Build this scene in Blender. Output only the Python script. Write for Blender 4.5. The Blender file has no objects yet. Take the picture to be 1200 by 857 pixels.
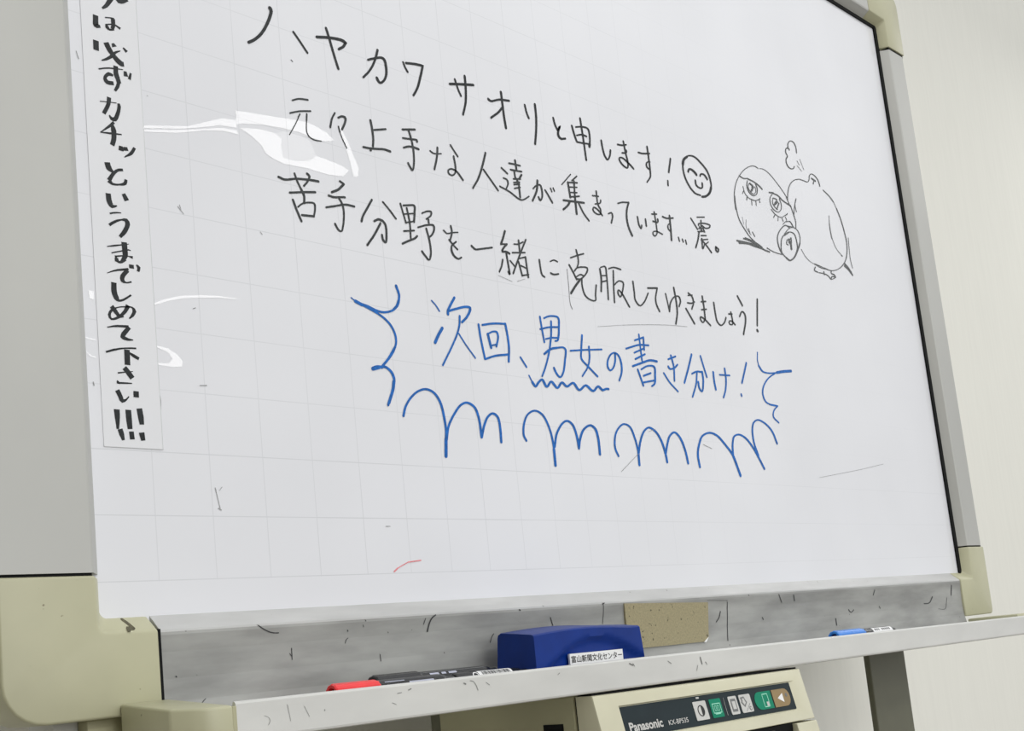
import bpy, bmesh, math, random
from mathutils import Vector, Matrix
random.seed(7)
SC = bpy.context.scene
C = SC.collection
Z0 = 1.05          # height of the lowest printed grid line above the floor

# ---------------- camera ----------------
cd = bpy.data.cameras.new('camera')
cam = bpy.data.objects.new('camera', cd); C.objects.link(cam)
RX = Vector((0.690339, -0.716196, -0.102449))
DN = Vector((0.02801, 0.167956, -0.985396))
FW = Vector((0.722943, 0.677388, 0.136007))
M = Matrix.Identity(4)
for i in range(3):
    M[i][0] = RX[i]; M[i][1] = -DN[i]; M[i][2] = -FW[i]
M[0][3], M[1][3], M[2][3] = -0.46117, -0.83774, -0.08411 + Z0
cam.matrix_world = M
cd.sensor_fit = 'HORIZONTAL'; cd.sensor_width = 36.0
cd.lens = 1405.2067 / 1200 * 36
cd.shift_x = (600 - 633.635) / 1200
cd.shift_y = (571.555 - 428.5) / 1200
cd.clip_start = 0.01
SC.camera = cam

# ---------------- world, lamps, exposure ----------------
SC.view_settings.view_transform = 'Standard'
SC.view_settings.look = 'None'
SC.view_settings.gamma = 1
SC.view_settings.use_curve_mapping = False
SC.view_settings.exposure = 0.2
w = bpy.data.worlds.new('room_light'); SC.world = w; w.use_nodes = True
w.node_tree.nodes['Background'].inputs[0].default_value = (0.985, 0.99, 1.0, 1)
w.node_tree.nodes['Background'].inputs[1].default_value = 0.76

def lamp(x, y, z, sx, sy, power, col=(1, 0.985, 0.96)):
    l = bpy.data.lights.new('ceiling_or_fill_lamp', 'AREA'); l.shape = 'RECTANGLE'
    l.size = sx; l.size_y = sy; l.energy = power; l.color = col
    o = bpy.data.objects.new('ceiling_or_fill_lamp', l); C.objects.link(o)
    o.location = (x, y, z + Z0)
    return o
# fluorescent fittings of the ceiling, 1.5 m above the foot of the board
lamp(0.24, -1.72, 1.50, 0.70, 0.30, 3.1)        # the one the rippled film mirrors
lamp(0.75, -0.62, 1.50, 1.2, 0.3, 4)
lamp(0.0, -2.9, 1.50, 1.8, 0.5, 30)
lamp(0.0, -4.4, 1.50, 1.8, 0.5, 30)
lamp(3.6, -0.55, 1.50, 1.2, 0.3, 6)
# unseen fill light added behind the camera, for brighter front-facing sides
front_fill = lamp(0.9, -5.2, 0.5, 3.0, 1.8, 30, (0.97, 0.985, 1.0)); front_fill.rotation_euler = (math.radians(90), 0, 0)

# ---------------- helpers ----------------
def ln(c):  # sRGB 0-255 to linear
    return tuple(((v/255)/12.92 if v/255 <= 0.04045 else ((v/255+0.055)/1.055)**2.4) for v in c)

def mat(name, rgb, rough=0.5, metal=0.0, coat=0.0, var=0.04, scale=30.0, stretch=(1, 1, 1), bump=0.0, spec=0.5, speck=None):
    m = bpy.data.materials.new(name); m.use_nodes = True
    nt = m.node_tree; N = nt.nodes; L = nt.links
    b = N['Principled BSDF']
    b.inputs['Roughness'].default_value = rough
    b.inputs['Metallic'].default_value = metal
    b.inputs['Coat Weight'].default_value = coat
    b.inputs['Coat Roughness'].default_value = 0.05
    b.inputs['Specular IOR Level'].default_value = spec
    tc = N.new('ShaderNodeTexCoord'); mp = N.new('ShaderNodeMapping')
    mp.inputs['Scale'].default_value = stretch
    nz = N.new('ShaderNodeTexNoise'); nz.inputs['Scale'].default_value = scale; nz.inputs['Detail'].default_value = 5
    L.new(tc.outputs['Object'], mp.inputs[0]); L.new(mp.outputs[0], nz.inputs['Vector'])
    rp = N.new('ShaderNodeValToRGB')
    c = ln(rgb)
    rp.color_ramp.elements[0].position = 0.3; rp.color_ramp.elements[1].position = 0.7
    rp.color_ramp.elements[0].color = tuple(max(v*(1-var*2), 0) for v in c) + (1,)
    rp.color_ramp.elements[1].color = tuple(min(v*(1+var*2), 1) for v in c) + (1,)
    L.new(nz.outputs['Fac'], rp.inputs[0])
    out = rp.outputs[0]
    if speck:                                       # small dirt specks
        n2 = N.new('ShaderNodeTexNoise'); n2.inputs['Scale'].default_value = speck[0]; n2.inputs['Detail'].default_value = 3
        L.new(tc.outputs['Object'], n2.inputs['Vector'])
        r2 = N.new('ShaderNodeValToRGB'); r2.color_ramp.elements[0].position = speck[1]; r2.color_ramp.elements[1].position = min(speck[1]+0.05, 1)
        r2.color_ramp.elements[0].color = (0, 0, 0, 1); r2.color_ramp.elements[1].color = (1, 1, 1, 1)
        L.new(n2.outputs['Fac'], r2.inputs[0])
        mx = N.new('ShaderNodeMixRGB'); mx.inputs['Color2'].default_value = ln(speck[2]) + (1,)
        L.new(r2.outputs[0], mx.inputs['Fac']); L.new(out, mx.inputs['Color1']); out = mx.outputs[0]
    L.new(out, b.inputs['Base Color'])
    if bump:
        bp = N.new('ShaderNodeBump'); bp.inputs['Strength'].default_value = bump; bp.inputs['Distance'].default_value = 0.001
        L.new(nz.outputs['Fac'], bp.inputs['Height']); L.new(bp.outputs[0], b.inputs['Normal'])
    return m

def film_material(name, normal=None, coat=1.0, coat_rough=0.03):
    """white writing film with its faint printed 5 cm grid; normal = direction a ripple faces"""
    m = bpy.data.materials.new(name); m.use_nodes = True
    nt = m.node_tree; N = nt.nodes; L = nt.links; b = N['Principled BSDF']
    tc = N.new('ShaderNodeTexCoord'); sp = N.new('ShaderNodeSeparateXYZ'); L.new(tc.outputs['Object'], sp.inputs[0])
    def line(sock):
        a = N.new('ShaderNodeMath'); a.operation = 'MULTIPLY'; a.inputs[1].default_value = 20; L.new(sock, a.inputs[0])
        r = N.new('ShaderNodeMath'); r.operation = 'ROUND'; L.new(a.outputs[0], r.inputs[0])
        s = N.new('ShaderNodeMath'); s.operation = 'SUBTRACT'; L.new(a.outputs[0], s.inputs[0]); L.new(r.outputs[0], s.inputs[1])
        ab = N.new('ShaderNodeMath'); ab.operation = 'ABSOLUTE'; L.new(s.outputs[0], ab.inputs[0])
        lt = N.new('ShaderNodeMath'); lt.operation = 'LESS_THAN'; lt.inputs[1].default_value = 0.0085; L.new(ab.outputs[0], lt.inputs[0])
        return lt.outputs[0]
    vx, hz = line(sp.outputs['X']), line(sp.outputs['Z'])
    def gt(sock, v):
        g = N.new('ShaderNodeMath'); g.operation = 'GREATER_THAN'; g.inputs[1].default_value = v; L.new(sock, g.inputs[0]); return g.outputs[0]
    def mul(a, b_):
        g = N.new('ShaderNodeMath'); g.operation = 'MULTIPLY'; L.new(a, g.inputs[0])
        if isinstance(b_, float): g.inputs[1].default_value = b_
        else: L.new(b_, g.inputs[1])
        return g.outputs[0]
    zok = gt(sp.outputs['Z'], -0.0006)
    mx = N.new('ShaderNodeMath'); mx.operation = 'MAXIMUM'; L.new(mul(vx, gt(sp.outputs['X'], -0.01)), mx.inputs[0]); L.new(hz, mx.inputs[1])
    nz = N.new('ShaderNodeTexNoise'); nz.inputs['Scale'].default_value = 9; nz.inputs['Detail'].default_value = 4; L.new(tc.outputs['Object'], nz.inputs['Vector'])
    # the print fades towards the right
    fade = N.new('ShaderNodeMapRange'); fade.inputs[1].default_value = 0.35; fade.inputs[2].default_value = 0.85; fade.inputs[3].default_value = 0.34; fade.inputs[4].default_value = 0.05
    L.new(sp.outputs['X'], fade.inputs[0])
    hb = N.new('ShaderNodeMath'); hb.operation = 'LESS_THAN'; hb.inputs[1].default_value = 0.12; L.new(sp.outputs['Z'], hb.inputs[0])
    hw = mul(mul(hb.outputs[0], hz), 0.12)
    wa = N.new('ShaderNodeMath'); wa.operation = 'ADD'; L.new(fade.outputs[0], wa.inputs[0]); L.new(hw, wa.inputs[1])
    grid = mul(mul(mul(mx.outputs[0], zok), nz.outputs['Fac']), wa.outputs[0])
    rp = N.new('ShaderNodeValToRGB'); rp.color_ramp.elements[0].position = 0.35; rp.color_ramp.elements[1].position = 0.65
    rp.color_ramp.elements[0].color = ln((222, 224, 229)) + (1,); rp.color_ramp.elements[1].color = ln((227, 229, 234)) + (1,)
    n3 = N.new('ShaderNodeTexNoise'); n3.inputs['Scale'].default_value = 4; L.new(tc.outputs['Object'], n3.inputs['Vector']); L.new(n3.outputs['Fac'], rp.inputs[0])
    mc = N.new('ShaderNodeMixRGB'); mc.inputs['Color2'].default_value = ln((150, 156, 160)) + (1,)
    L.new(grid, mc.inputs['Fac']); L.new(rp.outputs[0], mc.inputs['Color1']); L.new(mc.outputs[0], b.inputs['Base Color'])
    b.inputs['Roughness'].default_value = 0.5; b.inputs['Specular IOR Level'].default_value = 0.2
    b.inputs['Coat Weight'].default_value = coat; b.inputs['Coat Roughness'].default_value = coat_rough
    if normal:
        g = N.new('ShaderNodeCombineXYZ')
        for i in range(3): g.inputs[i].default_value = normal[i]
        # a little waviness in the ripple
        n4 = N.new('ShaderNodeTexNoise'); n4.inputs['Scale'].default_value = 25; L.new(tc.outputs['Object'], n4.inputs['Vector'])
        vm = N.new('ShaderNodeVectorMath'); vm.operation = 'MULTIPLY_ADD'; vm.inputs[1].default_value = (0.03, 0, 0.03)
        L.new(n4.outputs['Color'], vm.inputs[0]); L.new(g.outputs[0], vm.inputs[2])
        vs = N.new('ShaderNodeVectorMath'); vs.operation = 'SUBTRACT'; vs.inputs[1].default_value = (0.015, 0, 0.015); L.new(vm.outputs[0], vs.inputs[0])
        vn = N.new('ShaderNodeVectorMath'); vn.operation = 'NORMALIZE'; L.new(vs.outputs[0], vn.inputs[0])
        L.new(vn.outputs[0], b.inputs['Coat Normal'])
    return m

def obj(name, bm, m, parent=None, smooth=False, bevel=0.0, seg=2, label=None, tilt=None):
    me = bpy.data.meshes.new(name)
    bmesh.ops.recalc_face_normals(bm, faces=bm.faces[:])
    if bevel:
        es = [e for e in bm.edges if len(e.link_faces) == 2 and e.calc_face_angle(0) > 0.5]
        bmesh.ops.bevel(bm, geom=es, offset=bevel, segments=seg, affect='EDGES', profile=0.5, clamp_overlap=True)
    if tilt:
        for v in bm.verts: v.co.z += tilt * v.co.x
    bm.to_mesh(me); bm.free()
    if smooth:
        for p in me.polygons: p.use_smooth = True
        me.set_sharp_from_angle(angle=math.radians(40))
    me.materials.append(m)
    o = bpy.data.objects.new(name, me); C.objects.link(o)
    if parent: o.parent = parent
    if label: o['label'] = label
    return o

def empty(name, loc, label, cat, group=None):
    o = bpy.data.objects.new(name, None); C.objects.link(o); o.location = loc; o.empty_display_size = 0.05
    o['label'] = label; o['category'] = cat
    if group: o['group'] = group
    return o

def box(bm, x0, x1, y0, y1, z0, z1):
    vs = [bm.verts.new((x, y, z)) for x in (x0, x1) for y in (y0, y1) for z in (z0, z1)]
    for f in ((0,1,3,2),(4,6,7,5),(0,4,5,1),(2,3,7,6),(0,2,6,4),(1,5,7,3)): bm.faces.new([vs[i] for i in f])
    return vs

def nb(): return bmesh.new()

def prism(bm, prof, a0, a1, axis='x'):
    """closed profile swept along an axis: prof is (y,z) for x, (x,z) for y, (x,y) for z"""
    def P(p, a):
        if axis == 'x': return (a, p[0], p[1])
        if axis == 'y': return (p[0], a, p[1])
        return (p[0], p[1], a)
    A = [bm.verts.new(P(p, a0)) for p in prof]; B = [bm.verts.new(P(p, a1)) for p in prof]
    n = len(prof)
    bm.faces.new(A); bm.faces.new(B)
    for i in range(n): bm.faces.new((A[i], A[(i+1) % n], B[(i+1) % n], B[i]))

def loft(bm, front, back, yf, yb):
    """plate whose front outline (x,z) at yf and back outline at yb differ (bevelled inner edges)"""
    A = [bm.verts.new((p[0], yf, p[1])) for p in front]; B = [bm.verts.new((p[0], yb, p[1])) for p in back]
    n = len(front); bm.faces.new(A); bm.faces.new(B)
    for i in range(n): bm.faces.new((A[i], A[(i+1) % n], B[(i+1) % n], B[i]))

def arc(cx, cz, r, a0, a1, n=6):
    return [(cx + r*math.cos(math.radians(a0+(a1-a0)*i/n)), cz + r*math.sin(math.radians(a0+(a1-a0)*i/n))) for i in range(n+1)]

def ribbons(bm, strokes, place, wk=1.12, chisel=False):
    """flat ink lines: each stroke is x,z,width triples in 0.1 mm; place(x,z,i) gives the 3D point"""
    for k, s in enumerate(strokes):
        P = [(s[i]*1e-4, s[i+1]*1e-4, max(s[i+2]*1e-4*wk, 0.0002)) for i in range(0, len(s), 3)]
        n = len(P); Lf = []; Rt = []
        for i in range(n):
            a = P[max(i-1, 0)]; b = P[min(i+1, n-1)]
            dx, dz = b[0]-a[0], b[1]-a[1]; L = math.hypot(dx, dz) or 1e-9
            nx, nz = -dz/L, dx/L; x, z, wd = P[i]
            Lf.append((x+nx*wd/2, z+nz*wd/2)); Rt.append((x-nx*wd/2, z-nz*wd/2))
        caps = []
        for (i, j) in ((n-1, n-2), (0, 1)):
            x, z, wd = P[i]; dx, dz = x-P[j][0], z-P[j][1]; a = math.atan2(dz, dx)
            if chisel: caps.append([])
            else: caps.append([(x+wd/2*math.cos(a+math.pi/2*t), z+wd/2*math.sin(a+math.pi/2*t)) for t in (0.6, 0.2, -0.2, -0.6)])
        v = [bm.verts.new(place(*p, k)) for p in Lf]; u = [bm.verts.new(place(*p, k)) for p in Rt]
        for i in range(n-1): bm.faces.new((v[i], u[i], u[i+1], v[i+1]))
        if caps[0]:
            e = [bm.verts.new(place(*p, k)) for p in caps[0]]
            bm.faces.new([v[-1]] + e + [u[-1]])
            e = [bm.verts.new(place(*p, k)) for p in caps[1]]
            bm.faces.new([u[0]] + e + [v[0]])

def ink(name, strokes, m, parent, y=-0.0004, wk=1.12, label=None, kind=None, place=None, chisel=False):
    bm = nb()
    ribbons(bm, strokes, place or (lambda x, z, k: (x, y - k*2e-6, z)), wk, chisel)
    me = bpy.data.meshes.new(name); bm.to_mesh(me); bm.free(); me.materials.append(m)
    o = bpy.data.objects.new(name, me); C.objects.link(o); o.parent = parent
    if label: o['label'] = label
    if kind: o['kind'] = kind
    return o

def written(name, chars, m, parent, y=-0.0004, label=None, piece='character', **kw):
    """a written line: one mesh for each character"""
    t = bpy.data.objects.new(name, None); C.objects.link(t); t.parent = parent; t.empty_display_size = 0.02
    if label: t['label'] = label
    for s in chars: ink(piece, s, m, t, y, **kw)
    return t

def text(name, body, m, parent, width, height, matrix, bold=0.0, label=None):
    """lettering turned into a mesh and fitted to width x height; matrix places its lower left corner"""
    cu = bpy.data.curves.new(name, 'FONT'); cu.body = body; cu.offset = bold; cu.resolution_u = 3
    t = bpy.data.objects.new(name, cu); C.objects.link(t)
    me = bpy.data.meshes.new_from_object(t.evaluated_get(bpy.context.evaluated_depsgraph_get()))
    bpy.data.objects.remove(t); bpy.data.curves.remove(cu)
    xs = [v.co.x for v in me.vertices]; ys = [v.co.y for v in me.vertices]
    x0, y0 = min(xs), min(ys); sx = width/(max(xs)-x0); sy = height/(max(ys)-y0)
    for v in me.vertices: v.co = matrix @ Vector(((v.co.x-x0)*sx, (v.co.y-y0)*sy, 0))
    me.materials.clear(); me.materials.append(m)
    o = bpy.data.objects.new(name, me); C.objects.link(o); o.parent = parent
    if label: o['label'] = label
    return o

# ---------------- materials ----------------
M_wall = mat('wall_paint', (236, 236, 228), 0.75, var=0.008, scale=6, stretch=(14, 14, 1), bump=0.01, spec=0.2)
M_blocker = mat('blocker_dark_paint', (150, 146, 136), 0.8, var=0.02, scale=4)
M_floor = mat('floor_tiles', (128, 122, 112), 0.5, var=0.05, scale=5)
M_frame = mat('brushed_aluminium', (181, 182, 178), 0.5, 0.15, var=0.03, scale=5, stretch=(1, 1, 0.6), bump=0.05)
M_rail = mat('dirty_aluminium', (152, 153, 150), 0.5, 0.25, var=0.12, scale=9, stretch=(1.2, 5, 5), bump=0.15, speck=(140, 0.72, (70, 70, 66)))
M_tray = mat('tray_paint', (206, 207, 204), 0.4, 0.0, var=0.03, scale=10, stretch=(1, 3, 3), speck=(110, 0.745, (150, 150, 145)))
M_cream = mat('aged_cream_plastic', (180, 179, 150), 0.42, var=0.04, scale=11, bump=0.05, speck=(160, 0.735, (120, 112, 88)))
M_cream2 = mat('printer_plastic', (206, 204, 179), 0.4, var=0.025, scale=14, bump=0.04)
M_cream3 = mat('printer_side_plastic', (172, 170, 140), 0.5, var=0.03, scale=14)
M_black = mat('gasket_and_gap_black', (10, 12, 13), 0.6, var=0.1, spec=0.15)
M_lip = mat('toplit_aluminium', (190, 191, 190), 0.4, 0.1, var=0.05, scale=12, stretch=(1, 4, 4), speck=(120, 0.73, (120, 120, 116)))  # paler than the rail: light from above put into the lip's colour
M_post = mat('stand_paint', (104, 105, 88), 0.5, var=0.03, scale=20)
M_ink = mat('black_ink', (30, 34, 36), 0.45, var=0.35, scale=260, spec=0.3)
M_ink2 = mat('grey_ink', (52, 56, 57), 0.45, var=0.3, scale=300, spec=0.3)
M_ink3 = mat('thin_grey_ink', (84, 87, 88), 0.5, var=0.25, scale=300, spec=0.3)
M_smear = mat('old_ink_specks', (150, 152, 153), 0.6, var=0.2, scale=300)
M_capmark = mat('brown_mark', (88, 84, 62), 0.6, var=0.25, scale=300)
M_mark = mat('rail_ink', (45, 46, 48), 0.5, var=0.2, scale=300)
M_tmark = mat('tray_ink', (120, 122, 120), 0.6, var=0.2, scale=300)
M_red = mat('red_ink', (228, 140, 145), 0.5, var=0.1, scale=300)
M_blue = mat('blue_ink', (18, 98, 178), 0.5, var=0.14, scale=220, spec=0.3)
M_brush = mat('brush_ink', (24, 29, 31), 0.5, var=0.4, scale=180, spec=0.3)
M_paper = mat('sign_paper', (226, 228, 232), 0.6, var=0.01, scale=8, spec=0.25)
M_pedge = mat('paper_edge_grey', (205, 208, 210), 0.7, var=0.04)  # slightly greyer tone along the paper's right and bottom edges
M_residue = mat('tape_residue', (150, 142, 112), 0.85, var=0.07, scale=500, bump=0.3, speck=(210, 0.66, (88, 82, 64)))
M_eraser = mat('blue_plastic', (2, 46, 128), 0.45, var=0.06, scale=30, spec=0.25)
M_felt = mat('black_felt', (40, 42, 46), 0.9, var=0.2, scale=300)
M_label = mat('white_label', (235, 236, 236), 0.5, var=0.01)
M_pale = mat('pale_print', (176, 180, 196), 0.5, var=0.05)
M_print = mat('black_print', (25, 26, 28), 0.5, var=0.05)
M_redcap = mat('red_plastic', (232, 52, 56), 0.3, var=0.04, scale=60)
M_redshade = mat('red_plastic_shade', (120, 8, 10), 0.5, var=0.05)  # cap red darkened for the shade in its hollow end
M_bluecap = mat('bright_blue_plastic', (40, 125, 215), 0.3, var=0.04, scale=60)
M_blueshade = mat('blue_plastic_shade', (6, 30, 95), 0.5, var=0.05)  # cap blue darkened likewise, shade of the hollow in the colour
M_blk = mat('black_plastic', (30, 32, 34), 0.25, var=0.1, scale=60)
M_panel = mat('slate_panel', (32, 44, 48), 0.5, var=0.05, scale=40, spec=0.2)
M_btn = mat('grey_button', (196, 197, 194), 0.5, var=0.02, scale=40)
M_green = mat('green_button', (6, 128, 98), 0.5, var=0.03, scale=40, spec=0.2)
M_brown = mat('brown_button', (142, 120, 80), 0.5, var=0.04, scale=60)
M_pgreen = mat('pale_green_print', (150, 220, 195), 0.5, var=0.02)
M_grey = mat('grey_print', (110, 112, 112), 0.5, var=0.05)
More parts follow.
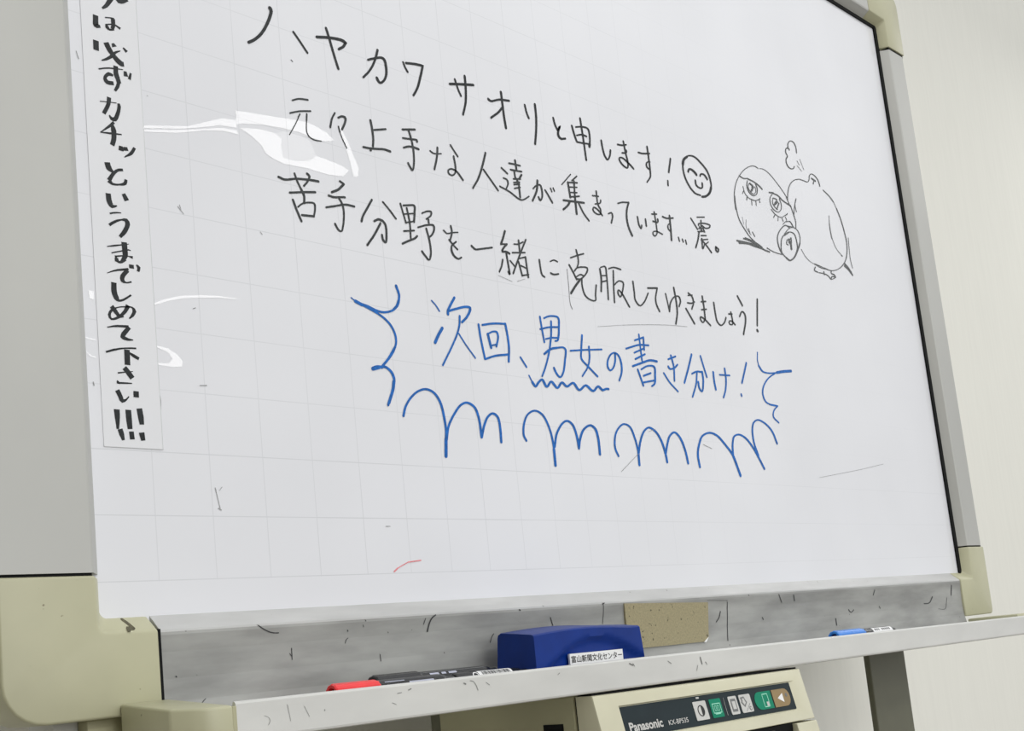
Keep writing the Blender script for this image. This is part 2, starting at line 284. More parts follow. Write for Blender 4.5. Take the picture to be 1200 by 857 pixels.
# pen strokes measured on the sheet, 0.1 mm: x, z, width of the line, repeated
STROKES = {
'line1': [
[[1420,5159,38,1426,5149,37,1429,5136,33,1427,5121,30,1421,5102,28,1414,5082,28,1406,5061,28,1398,5042,27,1389,5023,27,1379,5003,27,1369,4983,26,1358,4963,26,1349,4946,26,1339,4929,26,1328,4913,25,1317,4896,25,1306,4880,25,1294,4865,25,1281,4849,25,1266,4833,24,1251,4818,24,1237,4804,24,1222,4791,24,1207,4779,24,1193,4769,25,1179,4759,25,1164,4749,25]],
[[1657,5008,21,1665,5000,21,1673,4992,21,1681,4983,21,1691,4972,21,1699,4964,21,1707,4954,21,1716,4944,21,1726,4933,21,1736,4921,21,1746,4909,21,1756,4897,21,1767,4884,21,1777,4872,21,1788,4860,21,1798,4848,21],[1606,4718,7,1623,4708,7]],
[[1921,5043,25,1943,5049,25,1965,5055,25,1987,5062,25,2009,5068,25,2031,5074,25,2052,5079,25,2074,5084,26,2094,5088,26,2116,5092,26,2137,5096,26,2158,5099,27,2178,5102,27,2196,5103,28,2212,5104,29,2231,5101,31,2246,5097,32,2261,5093,33,2250,5075,24,2238,5057,24,2225,5040,23,2208,5026,23,2189,5013,23,2171,4999,23],[2039,5170,25,2043,5155,25,2048,5140,25,2053,5124,25,2057,5109,25,2062,5093,25,2067,5077,25,2071,5062,25,2074,5048,25,2078,5032,25,2082,5017,25,2086,5001,25,2090,4985,25,2094,4969,25,2098,4953,25,2103,4937,25,2107,4921,25,2112,4906,25,2116,4890,25,2121,4874,25,2125,4858,25,2130,4842,25,2135,4826,25,2140,4810,25,2144,4794,25]],
[[2651,5141,24,2645,5122,24,2638,5103,24,2632,5084,24,2625,5066,23,2617,5047,23,2609,5027,23,2599,5007,22,2589,4987,22,2579,4968,22,2568,4948,21,2556,4931,21,2545,4914,21,2532,4897,20,2520,4880,20,2507,4864,20,2491,4846,20,2474,4829,20,2458,4812,20,2441,4795,20],[2518,4997,20,2539,5008,20,2560,5019,20,2582,5029,20,2603,5039,20,2627,5050,20,2651,5060,21,2674,5069,21,2693,5073,24,2712,5072,28,2725,5063,31,2732,5053,31,2736,5039,30,2739,5023,29,2740,5006,29,2741,4990,28,2742,4972,28,2741,4953,27,2740,4934,26,2736,4915,25,2731,4897,24,2724,4879,23,2715,4862,22,2705,4845,21,2694,4831,20,2672,4810,20,2650,4798,22,2636,4801,29,2625,4811,31,2617,4823,31,2611,4837,30]],
[[2972,5110,22,2978,5096,22,2983,5081,22,2989,5067,22,2996,5055,23,3004,5043,23,3012,5033,23,3020,5023,23],[3009,5113,23,3034,5118,23,3058,5124,23,3083,5129,23,3107,5134,23,3131,5139,23,3152,5142,24,3173,5144,24,3193,5147,24,3213,5149,24,3234,5151,33,3226,5129,25,3219,5108,25,3211,5086,25,3204,5064,25,3196,5042,25,3187,5020,25,3180,5000,25,3172,4979,25,3164,4957,25,3156,4936,25,3147,4916,24,3138,4896,24,3129,4877,23,3117,4858,23,3106,4839,22,3094,4822,22,3081,4804,22,3069,4787,22]],
[[3590,5058,25,3615,5065,25,3640,5072,25,3666,5079,25,3693,5086,25,3721,5094,25,3745,5100,25,3770,5106,26,3797,5113,26,3824,5119,26,3852,5126,26,3879,5133,26,3907,5139,26,3935,5146,26],[3670,5132,24,3675,5117,24,3679,5101,24,3684,5085,24,3689,5070,24,3694,5055,24,3699,5040,24,3706,5025,24,3713,5010,24,3720,4996,24,3728,4982,24,3735,4968,24],[3819,5212,28,3819,5191,29,3819,5170,29,3819,5150,29,3819,5129,28,3818,5108,28,3817,5086,28,3815,5066,28,3814,5045,28,3812,5023,27,3809,5001,27,3807,4979,27,3803,4957,27,3799,4935,26,3795,4913,26,3788,4891,25,3781,4870,24,3773,4848,24,3765,4827,24,3756,4805,24,3747,4784,24,3739,4763,24]],
[[4141,5045,30,4156,5037,28,4176,5033,24,4197,5038,21,4223,5049,20,4252,5063,20,4282,5076,20,4311,5087,21,4336,5093,22,4361,5098,22,4387,5103,22,4412,5107,23,4438,5111,22,4464,5116,22],[4348,5183,29,4349,5165,29,4349,5147,29,4350,5129,29,4350,5111,29,4351,5093,29,4351,5074,29,4352,5055,29,4352,5036,29,4353,5016,29,4353,4996,29,4354,4976,29,4355,4956,29,4355,4936,29,4356,4916,29,4357,4898,29,4359,4877,29,4361,4857,29,4363,4837,30,4365,4818,30,4367,4798,30,4368,4779,30],[4358,5020,24,4342,5002,24,4325,4984,24,4309,4966,23,4292,4948,23,4273,4930,23,4251,4911,22,4227,4893,22,4202,4874,22,4177,4856,22,4153,4837,22]],
[[4709,5134,26,4712,5117,26,4715,5100,26,4718,5083,26,4721,5067,26,4726,5052,27,4731,5036,27,4738,5022,27,4745,5008,27,4752,4993,27],[4878,5188,30,4878,5166,31,4878,5144,31,4878,5123,31,4878,5101,30,4878,5080,30,4877,5058,30,4876,5036,30,4874,5014,29,4871,4992,29,4868,4970,29,4865,4947,29,4861,4925,28,4857,4902,28,4853,4879,28,4849,4858,28,4844,4837,28,4839,4815,28,4834,4794,27,4828,4772,27,4823,4750,27,4817,4728,27,4812,4707,27]],
[[5164,5104,27,5168,5085,27,5172,5065,27,5177,5046,28,5183,5028,28,5190,5013,28,5198,5000,28,5206,4986,28,5215,4973,28],[5215,4973,23,5236,4997,23,5257,5021,23,5268,5031,35,5260,5018,25,5241,4990,26,5226,4963,28,5220,4941,31,5218,4921,34,5222,4904,36,5232,4893,35,5246,4884,31,5263,4880,25,5285,4884,22,5312,4893,22,5338,4902,22]],
[[5476,5089,29,5481,5071,29,5485,5053,29,5490,5034,29,5495,5016,29,5500,4999,29,5505,4983,29,5511,4965,29,5518,4949,29,5524,4934,29,5531,4918,29],[5541,5093,17,5572,5103,17,5605,5113,17,5637,5122,18,5666,5128,19,5693,5132,19,5719,5134,20,5742,5133,23,5760,5126,28,5770,5114,30,5775,5097,29,5777,5076,28,5777,5054,27,5776,5032,27,5775,5012,27,5773,4991,26,5769,4970,26,5765,4950,26,5761,4930,26],[5543,4992,17,5576,5005,17,5609,5018,17,5641,5026,18,5668,5028,20,5694,5026,21,5720,5024,21],[5539,4911,19,5570,4914,19,5601,4917,19,5633,4921,19,5663,4925,19,5694,4930,19,5726,4934,19,5757,4939,19],[5750,4907,33,5763,4941,34],[5639,5223,28,5640,5203,28,5642,5182,28,5643,5162,28,5645,5141,28,5646,5120,28,5647,5100,28,5649,5079,28,5650,5058,28,5652,5037,28,5653,5016,28,5654,4994,28,5655,4974,28,5656,4954,28,5657,4933,28,5658,4913,28,5659,4892,28,5660,4871,28,5661,4850,28,5662,4829,28,5663,4808,28,5663,4787,28,5664,4765,28,5665,4744,28,5666,4724,28]],
[[5983,5038,29,5985,5017,29,5986,4995,29,5988,4974,29,5991,4954,29,5994,4934,30,5999,4912,30,6004,4891,30,6010,4871,30,6019,4854,30,6032,4838,30,6046,4824,27,6062,4820,18,6078,4832,19,6095,4853,21,6110,4876,22,6119,4895,24,6126,4915,25,6131,4936,26,6137,4956,25]],
[[6286,5066,20,6314,5069,20,6343,5072,19,6372,5077,19,6400,5085,18,6428,5095,18,6457,5105,18],[6406,5134,28,6408,5113,28,6411,5091,28,6414,5069,28,6417,5048,28,6420,5026,29,6423,5006,29,6426,4986,29,6431,4962,29,6436,4940,29,6442,4918,29,6446,4896,28,6447,4875,27,6445,4848,26,6440,4821,23,6428,4803,17,6410,4800,19,6387,4803,22,6365,4809,24,6344,4818,25,6323,4831,27,6306,4845,28,6294,4860,29,6286,4881,28,6291,4899,18,6313,4908,17,6343,4912,19,6364,4909,22,6387,4902,24,6411,4892,25,6434,4881,25,6456,4871,25,6475,4862,26,6493,4852,26,6510,4841,26,6527,4831,26,6544,4821,26],[6354,4975,18,6385,4983,18,6417,4990,18,6438,5000,19,6443,5011,28,6443,5024,30]],
[[6677,5060,21,6703,5062,21,6728,5063,20,6757,5066,20,6791,5073,19,6828,5082,19,6867,5092,19,6906,5102,19],[6872,5180,29,6872,5156,29,6873,5132,29,6874,5107,29,6875,5083,29,6876,5059,29,6876,5035,29,6877,5012,29,6877,4989,29,6878,4966,29,6878,4943,29,6878,4920,29,6878,4899,29,6877,4878,28,6876,4859,28,6875,4834,28,6872,4811,26,6863,4787,23,6848,4767,20,6828,4746,19,6806,4725,19,6785,4704,19],[6870,4886,21,6843,4892,22,6821,4902,27,6814,4918,28,6813,4938,25,6821,4957,19,6843,4976,16,6868,4989,16,6881,4990,19,6893,4988,20]],
[[7334,5135,28,7262,4941,28],[7220,4815,26,7214,4757,26]],
],
'line2': [
[[1587,4322,14,1605,4331,14,1622,4340,14,1640,4349,14,1659,4356,15,1678,4361,15,1698,4365,16,1719,4368,16,1740,4371,16,1760,4374,16],[1550,4189,14,1569,4198,14,1588,4207,14,1608,4216,14,1628,4224,14,1648,4233,14,1666,4239,15,1684,4244,15,1703,4250,15,1722,4255,15,1742,4260,15,1761,4265,15,1780,4270,15],[1658,4209,9,1649,4192,9,1640,4174,9,1631,4156,9,1622,4139,9,1612,4121,9,1602,4102,9,1592,4085,9,1581,4067,9,1570,4049,9,1558,4030,9,1547,4012,9,1536,3994,9,1524,3976,9],[1658,4209,12,1637,4173,12],[1735,4230,15,1727,4166,15],[1727,4166,10,1725,4148,10,1722,4129,10,1720,4110,10,1717,4092,10,1717,4075,11,1718,4061,11,1720,4047,12,1725,4034,12,1731,4024,12,1739,4015,12,1752,4007,11,1767,4001,11,1784,3997,11,1802,3995,10,1819,3995,10,1837,3997,9,1856,4000,9,1874,4002,9]],
[[2059,4328,16,2050,4312,16,2040,4297,16,2030,4282,16,2022,4265,17,2014,4247,18,2008,4228,18,2003,4208,18,1997,4188,18,1992,4168,18],[2095,4290,18,2115,4303,18,2134,4314,19,2156,4317,22,2174,4314,26,2179,4305,26,2179,4291,23,2175,4275,21,2167,4256,21,2158,4237,20,2148,4219,20,2138,4200,20,2127,4182,20],[2089,4200,16,2100,4148,16],[2100,4148,10,2105,4133,10,2111,4118,10,2117,4102,10,2124,4086,10,2130,4073,10,2137,4060,10,2144,4047,10,2151,4034,10,2159,4020,10,2166,4007,10]],
[[2483,4366,24,2485,4348,24,2488,4331,24,2490,4313,24,2492,4295,23,2494,4278,23,2495,4261,23,2496,4243,23,2497,4225,23,2498,4208,23,2497,4191,22,2497,4174,22,2494,4156,22,2492,4138,21,2488,4120,21,2485,4101,21],[2516,4277,18,2665,4324,18],[2366,4067,20,2388,4069,20,2409,4070,20,2431,4072,20,2453,4075,20,2476,4078,20,2496,4081,19,2517,4086,19,2540,4090,19,2562,4095,19,2583,4100,19,2604,4104,20,2622,4106,20,2643,4107,21,2662,4106,22,2680,4104,22,2698,4103,22],[2458,4055,17,2448,4052,17]],
[[2879,4376,19,2900,4381,19,2921,4387,19,2942,4392,19,2963,4398,20,2983,4403,20,3004,4408,20,3024,4413,20,3045,4418,20],[2875,4286,18,2898,4289,18,2920,4292,18,2943,4295,18,2965,4298,18,2991,4302,18,3018,4307,18,3041,4311,19,3056,4310,23,3059,4302,24,3058,4293,22],[2874,4186,18,2892,4194,18,2911,4203,18,2930,4210,19,2949,4216,20,2973,4220,20,2996,4222,21,3018,4222,22,3036,4221,22,3052,4219,23,3069,4218,23],[2963,4379,23,2968,4362,23,2973,4345,23,2978,4329,23,2982,4312,23,2987,4294,23,2990,4276,22,2993,4258,22,2995,4240,22,2997,4221,22,2999,4202,22,3000,4183,22,3000,4164,21,3000,4145,21,2999,4125,21,2998,4105,21,2996,4085,21,2994,4066,20,2990,4048,20,2987,4031,19,2980,4005,19,2972,3982,18,2963,3970,15,2955,3973,23,2946,3985,23,2938,3997,23,2930,4009,23,2922,4021,23,2915,4034,23]],
[[3225,4238,17,3239,4231,17,3253,4225,17,3270,4222,15,3292,4224,14,3318,4230,13,3346,4237,13,3373,4244,13],[3329,4298,22,3326,4278,22,3323,4259,22,3319,4239,22,3315,4219,22,3310,4197,21,3304,4178,21,3298,4158,21,3291,4137,21,3283,4115,21,3275,4094,21,3267,4073,21,3260,4052,21],[3515,4371,20,3524,4359,20,3534,4348,20,3543,4336,20,3553,4325,20,3565,4311,20,3577,4297,20,3590,4283,20,3602,4270,20],[3545,4256,22,3546,4237,22,3549,4218,22,3551,4199,22,3554,4180,22,3555,4162,22,3556,4145,21,3555,4129,21,3553,4109,20,3549,4091,19,3541,4075,16,3523,4055,15,3500,4042,15,3484,4040,17,3467,4043,19,3455,4049,22,3448,4060,22,3447,4075,20,3451,4088,16,3469,4101,15,3494,4110,16,3515,4111,17,3538,4108,19,3559,4102,20,3574,4093,22,3588,4082,22,3602,4068,23,3615,4054,23,3629,4039,23,3643,4025,23]],
[[4014,4408,23,4006,4387,23,3997,4366,23,3989,4346,23,3981,4325,23,3973,4305,23,3964,4284,23,3955,4264,23,3946,4244,23,3936,4223,23,3927,4203,23,3917,4183,22,3907,4162,22,3897,4142,22,3886,4122,22,3875,4103,22,3864,4084,21,3850,4063,21,3835,4043,20,3820,4024,20,3805,4004,20,3790,3985,20,3776,3966,20],[3960,4209,22,3973,4196,22,3986,4183,22,3999,4170,22,4012,4157,22,4025,4144,22,4039,4130,22,4052,4117,22,4065,4104,22,4078,4091,22,4092,4077,22,4105,4063,22,4119,4050,22,4133,4036,22,4147,4022,22]],
[[4234,4293,21,4316,4248,21],[4248,4183,17,4266,4182,17,4284,4180,18,4298,4176,21,4307,4166,23,4311,4153,23,4312,4137,21,4307,4121,18,4297,4104,17,4285,4085,17,4275,4067,17],[4180,4075,18,4202,4070,18,4224,4066,18,4245,4062,18,4267,4058,18,4289,4053,19,4312,4047,19,4333,4041,20,4355,4032,20,4378,4022,20,4401,4012,20,4423,4003,20,4445,3995,19,4464,3990,18,4482,3988,16,4508,3992,15,4533,4002,15,4553,4013,15,4575,4027,15,4598,4042,15,4620,4057,15],[4357,4374,19,4380,4376,19,4403,4379,19,4426,4381,19,4448,4383,19,4476,4384,19,4503,4385,19,4530,4386,19],[4458,4430,26,4465,4329,26],[4372,4305,19,4395,4307,19,4418,4309,19,4440,4311,19,4463,4314,19,4490,4316,19,4516,4319,19,4543,4322,19],[4427,4290,24,4434,4225,24],[4537,4284,23,4491,4225,23],[4402,4208,17,4513,4230,17],[4457,4218,26,4466,4165,26],[4401,4167,16,4494,4190,16],[4403,4143,16,4491,4167,16],[4403,4100,16,4494,4132,16],[4477,4186,24,4477,4169,24,4478,4152,24,4478,4135,24,4478,4119,24,4478,4102,24,4478,4081,24,4478,4059,24,4478,4038,24,4478,4017,24]],
[[4700,4162,17,4718,4179,17,4735,4195,17,4754,4209,16,4776,4220,16,4798,4229,17,4817,4231,21,4828,4223,26,4835,4207,26,4839,4188,26,4841,4169,25,4842,4148,25,4840,4126,24,4836,4105,22,4829,4086,20,4814,4061,18,4798,4046,16,4789,4052,26,4782,4066,26,4774,4080,26],[4784,4273,28,4780,4252,28,4776,4232,28,4772,4212,28,4768,4191,27,4762,4170,26,4754,4150,25,4743,4128,24,4730,4106,23,4716,4085,23,4701,4063,23,4686,4041,23,4671,4019,23],[4895,4186,24,4906,4174,24,4917,4161,24,4928,4148,24,4939,4134,24,4949,4121,25,4960,4107,25,4971,4093,25,4982,4079,25,4992,4065,25],[4988,4229,19,5003,4195,19],[5033,4241,19,5047,4211,19]],
[[5358,4478,13,5185,4316,13],[5463,4479,17,5368,4404,17],[5294,4366,17,5457,4398,18],[5294,4366,27,5308,4194,27],[5404,4406,24,5390,4224,24],[5318,4317,15,5445,4341,15],[5312,4252,15,5434,4275,15],[5299,4195,17,5468,4239,17],[5183,4132,22,5211,4136,22,5240,4139,22,5268,4143,22,5297,4146,22,5326,4150,22,5355,4154,22,5386,4157,22,5416,4161,22,5447,4165,22,5478,4168,22,5509,4172,22,5540,4176,22],[5289,4133,25,5276,4116,25,5262,4098,24,5245,4080,23,5227,4065,22,5207,4050,22,5186,4035,22,5165,4020,22],[5390,4224,30,5387,4015,30],[5445,4147,24,5455,4130,24,5466,4112,24,5476,4095,24,5487,4078,24,5498,4061,24,5510,4046,24,5525,4030,23,5541,4015,23,5557,4001,23,5574,3987,23,5590,3973,23]],
[[5703,4298,16,5814,4312,16],[5782,4367,24,5782,4346,24,5781,4324,23,5781,4302,23,5780,4280,23,5780,4259,24,5781,4239,24,5783,4221,24,5787,4206,25,5796,4189,25,5808,4175,24,5819,4163,25,5824,4149,24,5824,4129,22,5818,4108,19,5806,4093,15,5786,4086,15,5761,4084,17,5739,4086,19,5716,4093,21,5695,4106,23,5685,4120,24,5689,4140,19,5704,4156,15,5722,4157,18,5745,4152,20,5767,4143,21,5783,4135,22,5798,4124,23,5813,4112,23,5828,4099,23,5843,4087,23],[5736,4204,15,5770,4213,15,5804,4222,15,5829,4234,15,5840,4251,20,5845,4270,22]],
[[5958,4130,16,5990,4146,16,6016,4155,19,6030,4143,28,6033,4119,26,6029,4100,23,6019,4076,22,6006,4051,22,5995,4027,22]],
[[6158,4299,16,6185,4309,16,6212,4320,16,6241,4329,17,6271,4337,17,6303,4342,17,6336,4348,17,6369,4353,17],[6369,4353,25,6358,4333,25,6346,4312,25,6335,4291,25,6325,4270,26,6317,4249,27,6310,4227,28,6304,4205,29,6301,4183,30,6298,4161,30,6297,4139,31,6298,4119,31,6299,4099,32,6302,4080,32,6306,4060,32,6311,4041,33,6317,4024,33,6324,4006,33,6333,3990,33,6343,3974,32,6352,3958,33,6362,3942,33]],
[[6509,4201,26,6511,4181,26,6512,4160,26,6514,4139,26,6517,4120,27,6522,4103,27,6532,4084,27,6544,4068,25,6555,4063,15,6565,4080,22,6573,4107,23],[6662,4201,26,6664,4120,26]],
[[6800,4296,17,6902,4317,17],[6856,4333,25,6858,4309,25,6859,4285,25,6861,4261,25,6863,4237,25,6864,4213,25,6866,4190,24,6867,4168,24,6867,4148,24,6867,4130,24,6868,4104,24,6867,4081,23,6860,4060,19,6839,4034,16,6815,4018,14,6792,4023,21,6777,4038,25,6780,4055,20,6794,4072,14,6827,4083,15,6869,4087,16,6895,4085,17,6920,4081,18,6946,4076,18,6972,4071,18],[6808,4207,21,6843,4207,21,6879,4207,20,6903,4212,19,6910,4228,29,6910,4248,31]],
[[7017,4307,22,7044,4304,22,7071,4302,22,7101,4302,20,7132,4307,19,7167,4315,19,7202,4325,19,7237,4333,19],[7164,4346,31,7163,4323,31,7162,4298,31,7161,4274,31,7160,4250,31,7159,4226,31,7158,4202,31,7157,4180,31,7156,4158,31,7154,4135,31,7152,4113,31,7150,4092,31,7148,4071,31,7146,4050,31,7144,4029,31],[7153,4143,20,7127,4151,21,7107,4162,25,7102,4179,25,7103,4200,23,7111,4218,18,7131,4234,15,7156,4248,15]],
[[7299,4091,24,7309,4048,24],[7377,4081,24,7388,4052,24],[7443,4080,24,7454,4036,24]],
[[7755,4448,15,7923,4482,16],[7619,4405,24,7736,4283,24],[7771,4347,27,7773,4357,24,7780,4366,17,7810,4377,16,7855,4387,17,7901,4394,18,7938,4397,18,7978,4398,19,8011,4397,21,8028,4390,31,8021,4371,21,7997,4351,17,7955,4337,17,7911,4331,19,7882,4338,23,7857,4349,25],[7836,4417,25,7814,4284,25],[7761,4295,14,7793,4306,14,7825,4316,14,7851,4320,17,7868,4310,24,7878,4294,25,7888,4277,25],[7738,4252,17,7890,4284,17],[7782,4321,20,7833,4288,20],[7761,4252,27,7753,4229,27,7744,4206,27,7735,4183,27,7726,4160,26,7715,4137,25,7703,4114,25,7689,4091,24,7675,4069,24,7661,4046,24,7647,4023,24],[7794,4209,17,7914,4231,17],[7782,4150,15,7939,4186,15],[7804,4168,26,7802,4142,26,7799,4112,26,7796,4082,26,7794,4056,26,7794,4038,27,7799,4032,15,7814,4046,19,7833,4076,20,7853,4106,20],[7815,4141,24,7832,4131,24,7850,4121,24,7868,4110,24,7886,4097,25,7905,4083,25,7924,4067,25,7943,4051,26,7962,4034,26,7982,4017,26],[7944,4151,14,7877,4110,14]],
[[8100,4110,31,8093,4089,32,8091,4070,36,8108,4054,30,8129,4048,19,8145,4065,28,8152,4088,36,8131,4101,29,8100,4110,27]],
],
'line3': [
[[1372,3543,21,1388,3540,21,1404,3536,21,1420,3533,20,1438,3533,19,1454,3536,19,1470,3540,18,1488,3546,18,1506,3552,18,1524,3558,18,1543,3564,18,1562,3568,19,1581,3572,19,1602,3576,19,1622,3579,19,1643,3582,19,1663,3585,19,1683,3588,19,1701,3590,20,1718,3592,20,1736,3593,20,1753,3595,20,1771,3596,20,1789,3597,20,1806,3598,20],[1547,3615,18,1551,3601,18,1556,3588,18,1560,3574,18,1565,3561,18,1570,3548,18,1575,3535,18,1582,3523,18,1589,3511,18,1595,3498,18,1602,3486,18],[1685,3644,23,1700,3636,23,1709,3624,23,1707,3612,19,1700,3598,18,1690,3582,18,1681,3567,17,1668,3550,17,1653,3534,17,1639,3518,17],[1479,3420,18,1497,3424,18,1515,3429,18,1533,3433,18,1552,3438,18,1570,3443,18,1588,3447,18,1606,3452,19,1624,3456,19,1644,3460,19,1663,3465,19,1683,3469,19,1702,3473,19,1721,3477,19,1741,3481,19,1760,3485,19],[1606,3480,23,1612,3468,23,1618,3457,23,1624,3445,23,1629,3433,23,1633,3421,22,1633,3405,21,1632,3388,20,1629,3371,20,1627,3354,20],[1507,3359,21,1513,3344,21,1518,3330,21,1523,3315,21,1528,3300,21,1533,3286,21,1539,3271,21,1545,3257,21,1551,3244,21,1557,3230,21,1563,3216,21,1569,3202,21,1576,3189,21,1582,3175,21],[1556,3302,14,1571,3316,14,1586,3330,14,1603,3342,14,1618,3350,14,1635,3357,14,1653,3363,14,1670,3368,15,1686,3371,15,1706,3375,15,1725,3376,16,1738,3372,19,1744,3360,19,1744,3342,18,1742,3322,17,1740,3309,17,1736,3294,17,1732,3279,16,1727,3263,16,1723,3248,16],[1723,3248,19,1707,3247,19,1691,3245,19,1674,3243,19,1655,3241,19,1635,3239,19,1614,3236,19,1593,3234,19]],
[[2051,3655,20,2092,3638,20],[2094,3636,21,2081,3622,21,2067,3608,21,2053,3594,21,2039,3580,21,2024,3568,21,2006,3556,21,1987,3546,21,1967,3536,21,1948,3526,21],[1908,3485,20,1927,3483,20,1946,3481,20,1968,3482,19,1985,3484,18,2006,3489,18,2027,3494,18,2048,3499,18,2066,3503,18,2079,3506,19,2087,3506,19,2094,3507,19],[1869,3364,17,1887,3370,17,1904,3375,17,1922,3381,18,1940,3387,18,1959,3393,18,1977,3399,17,1997,3406,17,2017,3413,17,2038,3421,18,2058,3427,18,2078,3433,18,2097,3437,19,2118,3439,19,2137,3440,20,2157,3439,20,2176,3439,20,2195,3439,20],[2017,3492,20,2027,3479,20,2037,3467,20,2047,3453,20,2054,3438,20,2059,3424,20,2063,3409,20,2065,3393,19,2067,3376,19,2067,3358,19,2066,3343,18,2065,3325,18,2063,3307,18,2060,3288,18,2056,3269,18,2053,3251,17,2049,3235,17,2045,3220,17,2038,3197,17,2031,3176,16,2021,3164,14,2007,3163,17,1991,3169,19,1981,3178,20,1972,3192,20,1963,3208,20,1955,3223,20]],
[[2414,3551,20,2403,3534,20,2391,3518,20,2380,3501,20,2369,3485,20,2358,3468,20,2347,3452,20,2334,3433,20,2321,3414,20,2308,3395,20,2297,3378,20,2287,3361,21,2279,3343,21,2273,3327,22,2267,3310,22],[2547,3557,18,2560,3547,18,2572,3536,18,2584,3525,18,2597,3515,18,2609,3504,18,2621,3492,19,2633,3481,19,2645,3468,19,2657,3456,19,2668,3444,19,2680,3431,19,2692,3419,19],[2421,3341,20,2438,3351,20,2455,3362,20,2472,3369,21,2489,3369,23,2506,3367,24,2523,3364,24],[2523,3364,24,2533,3355,24,2544,3346,24,2552,3334,24,2556,3322,24,2558,3306,23,2559,3288,23,2559,3270,22,2558,3251,22,2556,3234,22,2555,3215,22,2552,3194,22,2549,3175,21,2544,3159,20,2538,3152,17,2529,3153,22,2517,3162,24,2508,3173,24,2504,3186,23,2502,3202,23,2501,3219,23],[2494,3334,21,2482,3315,21,2470,3297,21,2458,3279,21,2447,3261,20,2435,3243,20,2422,3225,20,2410,3207,20,2396,3189,20,2383,3171,20,2368,3154,20,2354,3136,20,2339,3119,20,2325,3101,20,2311,3084,20]],
[[2766,3587,19,2770,3571,19,2775,3555,19,2779,3538,19,2783,3522,19,2788,3505,19,2792,3488,19,2797,3472,19,2802,3454,19,2806,3437,19,2811,3420,19,2816,3402,19],[2802,3575,18,2823,3581,18,2845,3586,18,2866,3591,18,2885,3596,18,2907,3601,18,2928,3605,19,2943,3602,25,2948,3590,25,2947,3570,23,2942,3547,22,2938,3525,23,2935,3507,23,2932,3488,22,2928,3469,22,2924,3450,22,2921,3432,22],[2806,3489,13,2917,3517,13],[2810,3403,13,2914,3435,14],[2843,3557,20,2846,3541,20,2848,3525,20,2851,3509,20,2854,3493,20,2857,3477,20,2859,3461,20,2861,3445,20,2863,3428,20,2864,3412,20,2865,3395,19,2865,3377,19,2865,3360,19,2864,3342,19,2863,3325,19,2862,3307,19,2861,3289,19,2860,3271,19,2860,3254,19],[2779,3311,16,2913,3342,16],[2747,3179,19,2767,3189,19,2786,3200,19,2806,3210,19,2825,3220,19,2844,3229,19,2867,3240,19,2888,3249,19,2908,3260,19,2927,3275,20,2945,3292,20],[3036,3544,15,3055,3554,15,3074,3564,15,3092,3573,15,3110,3579,16,3129,3584,16,3147,3586,18,3159,3583,23,3161,3571,21,3156,3555,19,3147,3539,17,3130,3524,16,3108,3509,15,3086,3494,15],[3113,3494,21,3114,3461,21],[2967,3386,16,2990,3395,16,3013,3404,16,3036,3414,16,3058,3423,17,3080,3430,17,3100,3436,17,3128,3443,17,3155,3447,18,3173,3445,23,3180,3434,24,3180,3418,22,3176,3401,21,3169,3382,20,3157,3363,19,3144,3345,18,3128,3329,17,3110,3315,17],[3074,3392,22,3078,3375,22,3082,3358,22,3087,3341,22,3091,3324,22,3095,3307,22,3098,3289,22,3101,3271,22,3103,3253,22,3105,3233,22,3107,3214,22,3107,3194,21,3107,3175,21,3106,3157,21,3103,3140,20,3098,3119,20,3091,3098,19,3083,3081,17,3073,3072,15,3062,3073,20,3050,3082,22,3038,3094,22,3026,3105,22,3013,3118,22,3001,3131,22,2990,3144,22]],
[[3305,3418,18,3319,3409,18,3332,3400,17,3348,3395,14,3371,3399,13,3397,3409,13,3423,3418,13,3449,3424,13,3474,3430,13,3500,3435,13],[3409,3483,23,3412,3467,23,3415,3452,23,3417,3436,22,3416,3419,21,3412,3403,20,3406,3386,20,3399,3369,19,3391,3352,19,3384,3335,19],[3369,3332,20,3382,3320,20,3395,3308,20,3408,3297,20,3421,3286,19,3433,3276,19,3446,3267,19,3459,3259,19,3471,3250,19],[3462,3329,17,3445,3316,17,3427,3303,17,3410,3290,18,3398,3276,19,3391,3261,21,3388,3244,23,3388,3228,24,3390,3213,25,3396,3199,25,3404,3185,25,3415,3173,24,3427,3164,23,3443,3157,22,3460,3152,20,3476,3152,17,3496,3161,17,3515,3174,17]],
[[3674,3323,24,3690,3313,24,3705,3303,23,3723,3297,20,3742,3298,18,3762,3303,18,3784,3309,18,3808,3316,18,3832,3322,18,3858,3329,18,3885,3337,18,3914,3344,18,3942,3352,18,3970,3360,18]],
